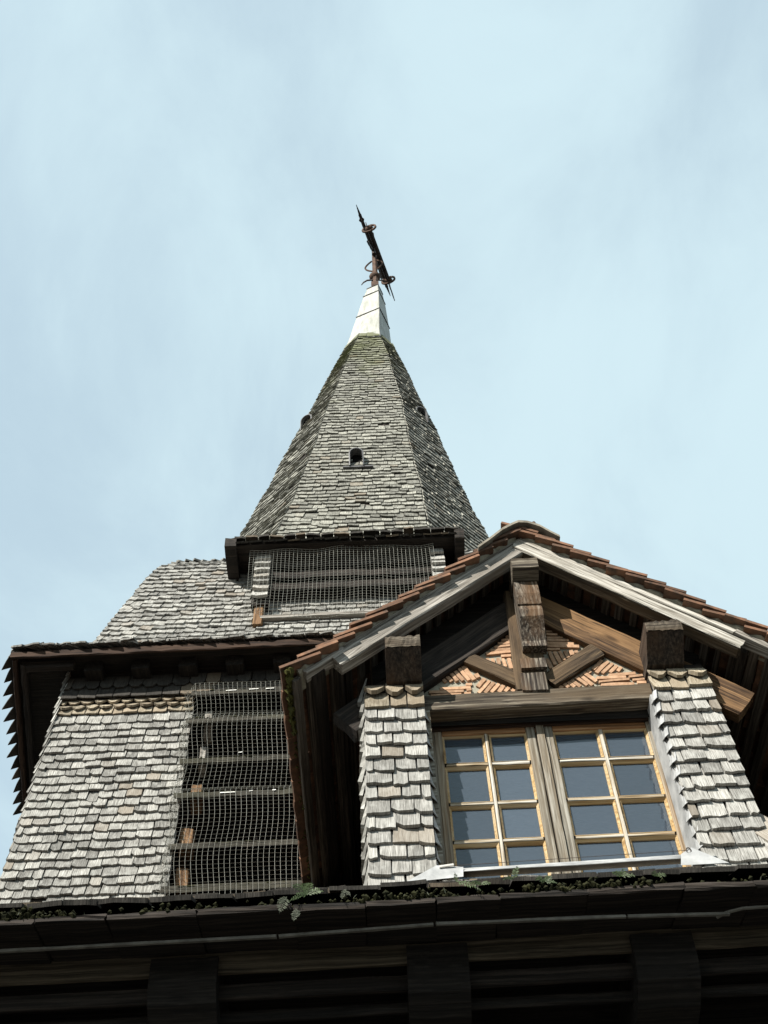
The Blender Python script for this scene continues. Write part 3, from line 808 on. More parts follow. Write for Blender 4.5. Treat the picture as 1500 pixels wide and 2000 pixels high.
# ---- spire
SP = [(12.15, -.20, 2.28, 1.00), (12.8, -.17, 2.10, .94), (14.0, -.09, 1.81, .84), (15.5, -.03, 1.49, .715), (17.4, .06, 1.115, .575), (18.1, .09, .97, .50), (19.5, .14, .71, .355), (20.75, .19, .465, .20)]
SZ = np.array([s[0] for s in SP])
def sring(z):
    cx_ = float(np.interp(z, SZ, [s[1] for s in SP])); w = float(np.interp(z, SZ, [s[2] for s in SP])); a = float(np.interp(z, SZ, [s[3] for s in SP]))
    yc = 10.9
    a *= 1 + .006 * math.sin(z * 2.3) + .006 * math.sin(z * 5.9); w *= 0.99 + .003 * math.sin(z * 1.9 + 1) + .003 * math.sin(z * 6.7); cx_ += .004 * math.sin(z * 3.3)
    return [Vector((cx_ - a, yc - w, z)), Vector((cx_ + a, yc - w, z)), Vector((cx_ + w, yc - a, z)), Vector((cx_ + w, yc + a, z)),
            Vector((cx_ + a, yc + w, z)), Vector((cx_ - a, yc + w, z)), Vector((cx_ - w, yc + a, z)), Vector((cx_ - w, yc - a, z))]
zs = np.linspace(12.15, 20.8, 30)
v = []
for z in zs: v += sring(z)
f = [(i*8+k, i*8+(k+1) % 8, (i+1)*8+(k+1) % 8, (i+1)*8+k) for i in range(len(zs)-1) for k in range(8)]
spire = obj('spire', [Vector((p.x, p.y, p.z)) for p in v], f, M['dark_wood'], tower)
zr = [12.2]
while zr[-1] < 20.72: zr.append(zr[-1] + 0.118)
allit = []
for fc in range(8):
    def Sf(u, v, fc=fc):
        z = 12.15 + 8.6 * v
        r_ = sring(z); return r_[fc] * (1 - u) + r_[(fc + 1) % 8] * u
    def skipv(p):
        return (fc == 0 and abs(p.x + 0.115) < 0.10 and 14.80 < p.z < 15.12)
    allit += clad(Sf, [(z - 12.15) / 8.6 for z in zr], 0.148, M['shingle_spire'], t=0.0165, lap=1.95, jit=1.3, tilt=0.086, skip=skipv, lower_jit=0.16)
place(allit, 'spire_shingle', M['shingle_spire'], spire, 300, visible=lambda x, y, q: y < 1046, stuff='spire_shingle_field')

# vents: small upright arched hoods
def vent(c, hz, w, h, parent, flash):
    hz = Vector((hz[0], hz[1], 0)).normalized(); up = Vector((0, 0, 1)); sx = up.cross(hz)
    n = 12
    prof = [(-w/2, -h/2), (-w/2, h/2 - w*.62)] + [(-w/2 * math.cos(a), h/2 - w*.62 + w*.62 * math.sin(a)) for a in np.linspace(0, math.pi, n)][1:-1] + [(w/2, h/2 - w*.62), (w/2, -h/2)]
    k = len(prof); v = []
    po = 0.10 if flash else 0.05
    for (s_, dd) in ((1.0, -0.28), (1.0, po), (0.84, po + .004), (0.82, -0.28)):
        for (a, b) in prof: v.append(Vector(c) + sx * a * s_ + up * (b * (s_ + .06 if b > 0 and s_ < 1 else 1)) + hz * dd)
    f = [(r*k+i, r*k+i+1, (r+1)*k+i+1, (r+1)*k+i) for r in range(3) for i in range(k-1)]
    hd = obj('vent_hood', v, f, M['lead'], parent)
    vb = [Vector(c) + sx * a * 0.83 + up * b * 0.95 - hz * 0.02 for (a, b) in prof]
    obj('vent_opening', vb, [tuple(range(k))], M['black'], hd)
    if flash:
        p = Vector(c) - up * (h / 2 + 0.01) + hz * 0.085
        MB().box(p - sx * w * .9 - Vector((0, .0, .012)), p + sx * w * 1.1 + Vector((0, .04, .012))).build('vent_flashing', M['lead'], hd)
def facet_dir(fc):
    a = sring(16.5); x = a[(fc+1) % 8] - a[fc]
    return Vector((x.y, -x.x, 0)).normalized()
r_ = sring(14.95); vent((-0.11, r_[0].y - .03, 14.92), facet_dir(0), 0.215, 0.44, spire, True)
r_ = sring(17.36); vent(r_[7] * 0.74 + r_[0] * 0.26, facet_dir(7) * .6 + Vector((0, -.4, 0)), 0.22, 0.40, spire, False)
r_ = sring(17.38); vent(r_[2] * 0.62 + r_[1] * 0.38, facet_dir(1) * .6 + Vector((0, -.4, 0)), 0.22, 0.40, spire, False)

# metal cap: octagon below, square above
def cap_ring(z, w, rot, sq, cx_):
    """eight points between an octagon and a square turned by rot"""
    o = []
    c45 = math.cos(math.pi/4)
    for k in range(8):
        an = math.radians(-112.5 + 45 * k)
        po = Vector((math.cos(an), math.sin(an), 0)) * w * 1.08
        aq = an + rot
        ps = Vector((math.cos(aq), math.sin(aq), 0)) * w * (1.2 if k % 2 else 1.2 * c45)
        p = po * (1 - sq) + ps * sq
        o.append(Vector((cx_ + p.x, 10.9 + p.y, z)))
    return o
capz = [(20.62, .50, 0, 0.10, .19), (21.1, .41, 0, 0.45, .215), (22.15, .295, 0, 1.0, .29), (23.1, .205, 0, 1.0, .345), (23.55, .145, 0, 1.0, .37)]
v = []
for (z, w, r_, s_, c_) in capz: v += cap_ring(z, w, r_, s_, c_)
f = [(i*8+k, i*8+(k+1) % 8, (i+1)*8+(k+1) % 8, (i+1)*8+k) for i in range(len(capz)-1) for k in range(8)] + [tuple(32 + k for k in range(8))]
cap = obj('spire_cap', v, f, M['zinc_cap'], tower)
def seam(z, w, s_, c_, r, mt):
    p = cap_ring(z, w, 0, s_, c_); p.append(p[0])
    MB().tube(p, r, 5, False).build('cap_seam', M[mt], cap)
seam(20.62, .505, .10, .19, .02, 'seam'); seam(22.15, .302, 1, .29, .016, 'seam'); seam(23.14, .206, 1, .345, .016, 'seam'); seam(23.55, .150, 1, .37, .016, 'seam')
# folded vertical joints
for k in (1,):
    pts = [cap_ring(z, w * 1.005, r_, s_, c_)[k] for (z, w, r_, s_, c_) in capz]
    MB().tube(pts, 0.008, 4, False).build('cap_seam', M['lead'], cap)

# ================================================================== IRON CROSS
cross = thing('iron_cross', 'rusty wrought iron cross with spear tips and rings on top of the spire', 'cross', (0.38, 10.9, 23.5))
ax = Vector((0.38, 10.9, 23.55))
d = Vector((0.714, 2.234, 0)).normalized(); sd = Vector((-d.y, d.x, 0))
ZC = 25.3
cpt = Vector((0.40, 10.78, ZC))
MB().box((.30, 10.82, 23.50), (.46, 10.98, 23.88)).build('socket', M['rust'], cross)
mb = MB(); mb.tube([ax + Vector((0.01, 0, 0.1)), ax + Vector((0.02, -.01, .8)), ax + Vector((0.03, -.03, 1.9))], [.07, .06, .055], 6); mb.build('stem', M['rust'], cross)
mb = MB(); mb.tube([ax + Vector((.012, 0, z)) for z in (.60, .65, .71, .77, .82)], [.04, .10, .13, .10, .04], 10); mb.build('knop', M['rust'], cross, True)
mb = MB(); mb.tube([cpt - Vector((0, 0, .15)), cpt + Vector((0.0, 0, .5)), cpt + Vector((.0, 0, 1.0))], [.05, .045, .03], 6); mb.build('upright', M['iron'], cross)
L_ = 1.17
mb = MB()
mb.tube([cpt - d * L_, cpt - d * .95, cpt - d * .7, cpt + d * .7, cpt + d * .95, cpt + d * L_], [.006, .028, .042, .042, .028, .006], 5); mb.build('cross_bar', M['iron'], cross)
c2 = cpt + Vector((0.12, 0.03, -.20))
mb = MB(); mb.tube([c2 - d * .70, c2 + d * .62], .052, 6); mb.build('cross_bar', M['iron'], cross)
for s in (-1, 1):
    e = c2 + d * (.70 if s < 0 else .62) * s
    mb = MB(); mb.tube([e + d * q for q in (-.07, -.045, 0, .045, .07)], [.03, .075, .095, .075, .03], 9); mb.build('ball', M['rust'], cross, True)
    mb = MB(); mb.tube([e + sd * math.cos(a) * .15 + Vector((0, 0, math.sin(a) * .15)) for a in np.linspace(0, 2*math.pi, 17)], .026, 5, False); mb.build('ring', M['rust'], cross, True)
def blade(c, dirv, side, L, W, parent):
    """cut-out iron leaf with notched edges"""
    dirv = Vector(dirv).normalized(); side = Vector(side).normalized(); nn = dirv.cross(side)
    out = [(0, .1), (.2, .55), (.3, .35), (.5, 1.0), (.62, .5), (.8, .55), (1.0, 0)]
    top = [c + dirv * L * a + side * W * b for a, b in out]; bot = [c + dirv * L * a - side * W * b * .8 for a, b in out[:-1]][::-1]
    ol = top + bot; n = len(ol)
    v = [p + nn * .008 for p in ol] + [p - nn * .008 for p in ol]
    f = [tuple(range(n)), tuple(range(2*n-1, n-1, -1))] + [(i, i+n, (i+1) % n + n, (i+1) % n) for i in range(n)]
    obj('leaf', v, f, M['iron'], parent)
up_ = Vector((0, 0, 1))
blade(cpt - d * .62, -d, up_, .42, .13, cross); blade(cpt + d * .62, d, up_, .42, .13, cross)
blade(cpt - d * .60, -d, sd, .40, .07, cross); blade(cpt + d * .60, d, sd, .40, .07, cross)
for s in (-1, 1):
    for q in (-1, 1):
        blade(cpt + d * .1 * s + up_ * .05 * q, d * s * .8 + up_ * q * .9, d * .5 - up_ * q * s * .4, .62, .11, cross)
blade(cpt + up_ * .25, up_, d, .55, .13, cross)
blade(c2 + d * .35 - up_ * .05, d - up_ * .25, up_, .72, .13, cross)
for s in (-1, 1):
    pts = [ax + Vector((0, 0, .98)) + sd * s * .2 * math.sin(a * .9) * (1 if a < 3 else .8) + up_ * (.55 * a / 3.2) for a in np.linspace(0, 3.2, 9)]
    mb = MB(); mb.tube(pts, .02, 5); mb.build('scroll', M['rust'], cross)
pts = [ax + Vector((-.02, -.02, .52)), ax + Vector((-.16, .0, .55)), ax + Vector((-.24, .02, .50)), ax + Vector((-.29, .04, .42))]
mb = MB(); mb.tube(pts, [.02, .02, .017, .01], 5); mb.build('scroll', M['iron'], cross)
pts = [ax + Vector((.03, -.02, .52)), ax + Vector((.2, .05, .62)), ax + Vector((.36, .15, .70))]
mb = MB(); mb.tube(pts, .016, 5); mb.build('scroll', M['rust'], cross)

# ================================================================== DORMER
dormer = thing('dormer', 'gabled dormer with clay tiled roof, shingled piers and a twin casement window', 'dormer', (1.0, 5.1, 4.7))
RX, RZ, SLP = 1.02, 7.445, 0.814                   # ridge line and slope
cs, sn = math.cos(math.atan(SLP)), math.sin(math.atan(SLP))
def rz(x): return RZ - SLP * abs(x - RX)
YB = 7.85                                          # the roof runs back to the tower
sideL, sideR = -0.03, 1.99
# side and back walls, dark inside
mb = MB()
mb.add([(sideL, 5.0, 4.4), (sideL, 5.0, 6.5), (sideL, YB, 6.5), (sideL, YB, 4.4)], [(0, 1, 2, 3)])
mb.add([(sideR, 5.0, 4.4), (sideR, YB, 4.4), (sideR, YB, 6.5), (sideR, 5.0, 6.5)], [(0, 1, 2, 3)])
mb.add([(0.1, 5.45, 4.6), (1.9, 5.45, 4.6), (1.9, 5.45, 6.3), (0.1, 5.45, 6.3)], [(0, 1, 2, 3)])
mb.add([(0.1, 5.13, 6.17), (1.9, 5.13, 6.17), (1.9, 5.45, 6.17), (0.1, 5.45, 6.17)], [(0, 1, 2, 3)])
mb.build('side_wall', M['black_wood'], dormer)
for k in range(13):                                  # upright boards of the left cheek
    beam('cheek_board', (sideL - 0.015, 5.02 + k * 0.215 + .1, 4.75), (sideL - 0.015, 5.02 + k * 0.215 + .1, 6.42), 0.025, 0.2, M['dark_wood'], dormer, up=(0, 1, 0), jit=.002)

# roof structure: battens along the ridge direction, tiles above
roof = MB()
for s in (-1, 1):
    xe = RX + s * (1.36 if s < 0 else 1.60)
    z0_, z1_ = RZ + 0.035, rz(xe) + 0.035
    roof.add([(RX, 4.80, z0_), (xe, 4.80, z1_), (xe, YB, z1_), (RX, YB, z0_)], [(0, 1, 2, 3)])
roof = roof.build('tile_roof', M['tile_under'], dormer)
for s in (-1, 1):
    q = 0.10
    while q < (1.9 if s < 0 else 2.12):
        x = RX + s * q * cs
        wid = random.uniform(.035, .06)
        n_v = Vector((s * sn, 0, cs))
        c_ = Vector((x, 0, rz(x) + 0.0))
        beam('batten', (x, 4.77, c_.z), (x, 7.6, c_.z), wid, 0.028, M['batten_wood'], roof, up=n_v, jit=.002, ch=.003)
        q += random.uniform(0.085, 0.115)
    for y in (5.55, 6.2, 6.9, 7.5):
        a = Vector((RX + s * .05, y, rz(RX + s * .05) - .10)); b = Vector((RX + s * .97, y, rz(RX + s * .97) - .10))
        beam('rafter', a, b, 0.11, 0.13, M['dark_wood'], roof, up=(s * sn, 0, cs))
    # boards hiding the inner roof space under the eave
    a = RX + s * (1.34 if s < 0 else 1.58)
    beam('eave_board', (a, 4.8, rz(a) - .035), (a, 7.7, rz(a) - .035), 0.10, 0.022, M['dark_wood'], roof, up=(s * sn, 0, cs))
    beam('eave_board', (RX + s * 1.22, 4.83, rz(RX + s * 1.22) - .05), (RX + s * 1.22, 7.7, rz(RX + s * 1.22) - .05), 0.05, 0.05, M['soffit_wood'], roof, up=(s * sn, 0, cs))

# clay tiles
def tile_geo(w, L, th, seed):
    r = random.Random(seed); v = []
    for j, y in enumerate((0, 0.5, 1.0)):
        for x in (-.5, -.2, .2, .5):
            e = r.uniform(-.004, .004); b_ = 0.006 * (1 - (2*x)**2)
            v.append((x * w + r.uniform(-.002, .002), y * L + (e if j == 0 else 0), b_ + th))
    v += [(x, y, z - th) for x, y, z in v]
    f = []
    for j in range(2):
        for k in range(3):
            a = j*4+k
            f += [(a, a+1, a+5, a+4), (a+12, a+16, a+17, a+13)]
    f += [(12+k, 13+k, 1+k, k) for k in range(3)] + [(8+k, 9+k, 21+k, 20+k) for k in range(3)]
    f += [(j*4, (j+1)*4, (j+1)*4+12, j*4+12) for j in range(2)] + [((j+1)*4+3, j*4+3, j*4+15, (j+1)*4+15) for j in range(2)]
    return v, f
TG = [tile_geo(0.20, 0.26, 0.019, s) for s in range(8)]
TM = [mesh('roof_tile', *t, M['tile']) for t in TG]
GAUGE = 0.1325
rest = {}
for s in (-1, 1):
    nrow = 15 if s < 0 else 17
    for i in range(nrow):
        q = (1.955 if s < 0 else 1.955 + 2 * GAUGE) - i * GAUGE                         # distance from the ridge down the slope of the tile's butt
        ncol = 16
        for k in range(ncol):
            y = 4.685 + 0.10 + k * 0.203 + (0.0 if i % 2 == 0 else 0.03)
            if k == 0: y = 4.685 + .10 + random.uniform(-.012, .012)
            n_v = Vector((s * sn, 0, cs)); dn = Vector((s * cs, 0, -sn)); up_s = -dn
            lift = 0.056 + random.uniform(-.004, .008)
            a = 0.205 + random.uniform(-.04, .04)
            Yv = up_s * math.cos(a) - n_v * math.sin(a); Nv = n_v * math.cos(a) + up_s * math.sin(a)
            Xv = Yv.cross(Nv)
            rr_ = random.gauss(0, .02)
            Xv2 = Xv * math.cos(rr_) + Yv * math.sin(rr_); Yv2 = Yv * math.cos(rr_) - Xv * math.sin(rr_)
            p = Vector((RX, y, RZ)) + dn * q + n_v * lift
            m = Matrix(((Xv2.x, Yv2.x, Nv.x, p.x), (Xv2.y, Yv2.y, Nv.y, p.y), (Xv2.z, Yv2.z, Nv.z, p.z), (0, 0, 0, 1)))
            gi = random.randrange(8)
            if k == 0 or i == 0 or (i == 1 and k < 12):
                link(bpy.data.objects.new('roof_tile', TM[gi]), roof, m)
            else: rest.setdefault(0, []).append((m, gi))
V, Fc, R = [], [], []
for m, gi in rest[0]:
    b = len(V); V += [m @ Vector(x) for x in TG[gi][0]]; Fc += [tuple(x + b for x in q) for q in TG[gi][1]]; R += [random.random()] * len(TG[gi][0])
me = mesh('roof_tile_field', V, Fc, M['tile'])
me.attributes.new('rnd', 'FLOAT', 'POINT').data.foreach_set('value', np.array(R, dtype=np.float32))
o = link(bpy.data.objects.new('roof_tile_field', me), roof); o['kind'] = 'stuff'
# mortar bedding under the verge tiles
for s in (-1, 1):
    n = 70; v = []
    for i in range(n + 1):
        q = 0.02 + (1.84 if s < 0 else 2.1) * i / n
        dn = Vector((s * cs, 0, -sn)); n_v = Vector((s * sn, 0, cs))
        fr = ((1.955 - q) / GAUGE) % 1.0
        hgt = 0.038 + 0.034 * (1 - fr) + random.uniform(-.006, .006)
        yf = 4.745 + random.uniform(-.008, .006) - 0.014 * (1 - fr)
        b0 = Vector((RX, 0, RZ)) + dn * q
        for (yy_, h) in ((yf + .02, 0.004), (yf, 0.02), (yf + .004, hgt), (4.90, hgt + .005), (4.90, 0.004)):
            p = b0 + n_v * h; v.append((p.x, yy_, p.z))
    f = [(i*5+j, i*5+(j+1) % 5, (i+1)*5+(j+1) % 5, (i+1)*5+j) for i in range(n) for j in range(5)]
    f = f + [(0, 1, 2, 3, 4), tuple(n*5+j for j in range(4, -1, -1))]
    obj('verge_mortar', v, f, M['mortar'], roof)
# ridge: tiles bedded under a rounded mortar cap
RP = [(-.30, -.185), (-.22, -.105), (-.12, -.005), (-.05, .050), (.0, .068), (.06, .062), (.13, .018), (.20, -.045), (.25, -.09)]
y = 4.66
while y < YB - .1:
    L = 0.36; n = len(RP); v = []
    for r in range(3):
        for (a, b) in RP: v.append((RX + a + random.uniform(-.006, .006), y + L * r / 2 + random.uniform(-.008, .008), RZ + .012 + b + random.uniform(-.006, .006)))
    k = len(v); v += [(x, b, z - .022) for x, b, z in v]
    f = [(r*n+i, r*n+i+1, (r+1)*n+i+1, (r+1)*n+i) for r in range(2) for i in range(n-1)]
    f += [(k+r*n+i, k+(r+1)*n+i, k+(r+1)*n+i+1, k+r*n+i+1) for r in range(2) for i in range(n-1)]
    f += [(i, k+i, k+i+1, i+1) for i in range(n-1)] + [(r*n, (r+1)*n, k+(r+1)*n, k+r*n) for r in range(2)] + [(r*n+n-1, k+r*n+n-1, k+(r+1)*n+n-1, (r+1)*n+n-1) for r in range(2)]
    obj('ridge_tile', v, f, M['mortar_ridge'], roof); y += L - .01
# moss hanging along the left eave
mb = MB()
for k in range(330):
    y = 4.70 + (random.random() * .55 if k < 190 else random.random() * 2.6)
    x = RX - 1.955 * cs + .02 + random.uniform(-.022, .004); z = RZ - 1.955 * sn + .075 + random.uniform(-.045, .035)
    r_ = random.uniform(.012, .026) * (1 if k < 190 else .5)
    mb.add([(x - r_, y, z), (x, y - r_, z - r_ * .6), (x + r_, y, z), (x, y + r_, z), (x, y, z + r_), (x, y, z - r_ * 1.3)], [(0, 1, 4), (1, 2, 4), (2, 3, 4), (3, 0, 4), (1, 0, 5), (2, 1, 5), (3, 2, 5), (0, 3, 5)])
o = mb.build('moss', M['moss_bright'], roof); o['kind'] = 'stuff'

# barge boards (front timbers of the verge)
def barge(x0, x1, top, mat, h, w, y0, nm='barge_board', ex=0.0):
    s = 1 if x1 > x0 else -1
    dn = Vector((s * cs, 0, -sn)); n_v = Vector((s * sn, 0, cs))
    a = Vector((x0, y0 + w / 2, rz(x0))) + n_v * (top - h / 2); b = Vector((x1, y0 + w / 2, rz(x1))) + n_v * (top - h / 2)
    return beam(nm, a, b, w, h, mat, dormer, up=n_v, jit=.0035, ch=.007, wob=.004)
barge(RX - .002, -0.245, -.005, M['grey_wood'], 0.105, 0.095, 4.75)
barge(RX + .004, 2.262, -.040, M['pale_wood'], 0.072, 0.012, 4.748)
barge(RX + .004, 2.255, -.040, M['beam_wood'], 0.074, 0.085, 4.762)
barge(RX + .004, 2.20, 0.008, M['pale_wood'], 0.042, 0.095, 4.742)
barge(RX - .004, -0.16, 0.012, M['pale_wood'], 0.014, 0.09, 4.746)
barge(2.20, 2.55, 0.008, M['grey_wood'], 0.040, 0.095, 4.744)
barge(-0.17, -0.40, 0.008, M['grey_wood'], 0.04, 0.09, 4.747)

# gable truss
GY = 4.97
def truss(name, x0, x1, mat, topz0, slope, th, yf=GY, depth=.10):
    s = 1 if x1 > x0 else -1
    n_v = Vector((s * sn, 0, cs))
    a = Vector((x0, yf + depth / 2, topz0 - SLP * abs(x0 - RX))) - n_v * th / 2
    b = Vector((x1, yf + depth / 2, topz0 - SLP * abs(x1 - RX))) - n_v * th / 2
    return beam(name, a, b, depth, th, mat, dormer, up=n_v, jit=.003, ch=.012)
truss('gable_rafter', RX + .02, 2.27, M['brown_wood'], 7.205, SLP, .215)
truss('gable_rafter', RX - .02, -0.24, M['dark_wood'], 7.19, SLP, .215)  # darker wood than its twin: the barge's shade is in the colour
# dark boarding behind the truss up to the roof
gb = obj('gable_board', [(0.0, 5.06, 6.1), (2.05, 5.06, 6.1), (2.05, 5.06, rz(2.05) - .01), (RX, 5.06, RZ - .01), (0.0, 5.06, rz(0.0) - .01)], [(0, 1, 2, 3, 4)], M['black_wood'], dormer)
beam('tie_beam', (0.30, 5.035, 6.192), (1.66, 5.035, 6.222), 0.15, 0.125, M['beam_wood'], dormer, jit=.003)
beam('lintel', (0.30, 5.11, 6.115), (1.66, 5.11, 6.135), 0.05, 0.05, M['red_wood'], dormer)
# king post
beam('king_post', (0.955, 5.0, 6.262), (0.985, 5.0, 7.15), 0.195, 0.09, M['brace_wood'], dormer, up=(0, 1, 0))
# braces
def brace(pa, pb, wpx, mat):
    a = P(pa[0], pa[1], 4.985); b = P(pb[0], pb[1], 4.985)
    beam('brace', (a.x, 5.02, a.z), (b.x, 5.02, b.z), 0.085, wpx, mat, dormer, up=Vector((0, -1, 0)).cross(b - a))
brace((915, 1285), (1018, 1330), 0.105, M['brace_wood'])
brace((1167, 1268), (1072, 1328), 0.115, M['brace_wood'])
# mortar panel and brick nogging
panel = obj('mortar_panel', [(0.28, 5.025, 6.2), (1.75, 5.025, 6.2), (1.75, 5.025, 6.6), (RX, 5.025, 7.1), (0.28, 5.025, 6.6)], [(0, 1, 2, 3, 4)], M['mortar'], dormer)
def zone(poly, ang, gap=0.036, th=0.021, maxlen=0.24, fan=0.0):
    """thin bricks laid at an angle inside a polygon given in enlarged photo pixels"""
    pts = [P(820 + a / 3.2609, 1160 + b / 3.2609, 5.0) for a, b in poly]
    pts = [(p.x, p.z) for p in pts]
    c, s = math.cos(math.radians(ang)), math.sin(math.radians(ang))
    rot = [(x * c + z * s, -x * s + z * c) for x, z in pts]
    lo, hi = min(q[1] for q in rot), max(q[1] for q in rot)
    y = lo + gap * .45
    while y < hi - gap * .2:
        xs = []
        for (x0, y0), (x1, y1) in zip(rot, rot[1:] + rot[:1]):
            if (y0 - y) * (y1 - y) < 0: xs.append(x0 + (x1 - x0) * (y - y0) / (y1 - y0))
        if len(xs) >= 2:
            a, b = min(xs) + .004, max(xs) - .004
            while b - a > 0.018:
                e = min(b, a + random.uniform(.8, 1.0) * maxlen)
                if b - e < .03: e = b
                m_ = ((a + e) / 2, y + random.uniform(-.002, .002)); L = e - a
                an = math.radians(ang + random.gauss(0, 2.0))
                cx_, cz_ = m_[0] * c - m_[1] * s, m_[0] * s + m_[1] * c
                h = th * random.uniform(.8, 1.15); dp = random.uniform(.002, .010)
                v = []
                for yy_ in (-dp, .03):
                    k_ = .92 if yy_ < 0 else 1
                    for (x, z) in ((-L/2*k_, -h/2*k_), (0, -h/2 - random.uniform(-.002, .002)), (L/2*k_, -h/2*k_ + random.uniform(-.002, .002)), (L/2*k_, h/2*k_), (0, h/2 + random.uniform(-.002, .002)), (-L/2*k_, h/2*k_)):
                        v.append((x, yy_, z))
                f = [(0, 1, 4, 5), (1, 2, 3, 4)] + [(i, i + 6, (i+1) % 6 + 6, (i+1) % 6) for i in range(6)]
                Mx = Matrix.Translation((cx_, 5.016, cz_)) @ Matrix.Rotation(-an, 4, 'Y')
                obj('brick', v, f, M['brick'], panel, Mx)
                a = e + .009
        y += gap * random.uniform(.92, 1.1)
zone([(400, 385), (600, 215), (608, 385)], 4, .0265, .0205)
zone([(370, 400), (610, 395), (625, 485)], 96, .032, .0245)
zone([(110, 555), (270, 445), (390, 520), (345, 548)], 116, .032, .0255)
zone([(40, 610), (340, 557), (330, 632), (60, 645)], 2, .0265, .0205)
zone([(345, 630), (400, 518), (645, 612)], 53, .032, .0255)
zone([(800, 205), (1040, 335), (800, 350)], -5, .0265, .0205)
zone([(800, 355), (1040, 345), (830, 475)], 100, .032, .0245)
zone([(845, 600), (1075, 470), (1140, 572)], 128, .032, .0255)
zone([(1085, 462), (1175, 402), (1335, 472), (1130, 508)], 48, .032, .0255)
zone([(1110, 522), (1350, 478), (1450, 520), (1450, 560), (1145, 572)], 2, .0265, .0205)

# purlin ends with undercut fronts
for (xa, xb, zt, zb_) in ((.083, .295, 6.515, 6.425), (1.655, 1.878, 6.555, 6.475)):
    L_ = xb - xa
    prism('purlin', [(4.72, zt), (4.72, zb_), (4.885, zb_ - .115), (YB, zb_ - .115), (YB, zt)], xa, xb, M['purlin_wood'], dormer, jit=.004, seg=6)
    # weathered end grain
    n = 12; v = []
    for i in range(n + 1):
        x = xa + .002 + (L_ - .004) * i / n
        v += [(x, 4.712 + random.uniform(-.003, .003), zb_ + random.uniform(-.006, .004)), (x, 4.705 + random.uniform(-.004, .004), (zb_ + zt) / 2), (x, 4.712 + random.uniform(-.004, .004), zt + random.uniform(-.014, .008)), (x, 4.80, zt + random.uniform(-.008, .006))]
    obj('purlin_end', v, [(i*4+j, (i+1)*4+j, (i+1)*4+j+1, i*4+j+1) for i in range(n) for j in range(3)], M['beam_wood'], dormer)
# carved bracket under the ridge
def bz(py, Y): return (Y, P(1028, py, Y).z)
ridge_prof = [bz(1090, 4.715), bz(1107, 4.715), bz(1134, 4.80), (5.0, bz(1134, 4.80)[1]), (YB, bz(1134, 4.80)[1]), (YB, bz(1090, 4.715)[1])]
prism('ridge_purlin', ridge_prof, .928, 1.098, M['beam_wood'], dormer, jit=.003)
pr = [(4.975, bz(1134, 4.80)[1] - .004), (4.805, bz(1134, 4.80)[1] - .004), bz(1158, 4.792), bz(1179, 4.81), bz(1183, 4.822), bz(1190, 4.812), bz(1203, 4.82), bz(1228, 4.868), bz(1252, 4.905), bz(1262, 4.897), bz(1270, 4.93), (4.975, bz(1270, 4.93)[1])]
prism('ridge_bracket', pr, .935, 1.085, M['bracket_wood'], dormer, jit=.002, seg=5)
pr = [(4.965, bz(1283, 4.93)[1]), bz(1286, 4.925), bz(1304, 4.922), bz(1309, 4.94), (4.965, bz(1309, 4.94)[1])]
prism('bracket_foot', pr, .905, 1.062, M['bracket_wood'], dormer, jit=.002)
pr = [(4.965, bz(1314, 4.945)[1]), bz(1314, 4.945), bz(1348, 4.948), (4.965, bz(1350, 4.948)[1])]
prism('bracket_foot', pr, .893, 1.045, M['bracket_wood'], dormer, jit=.002)

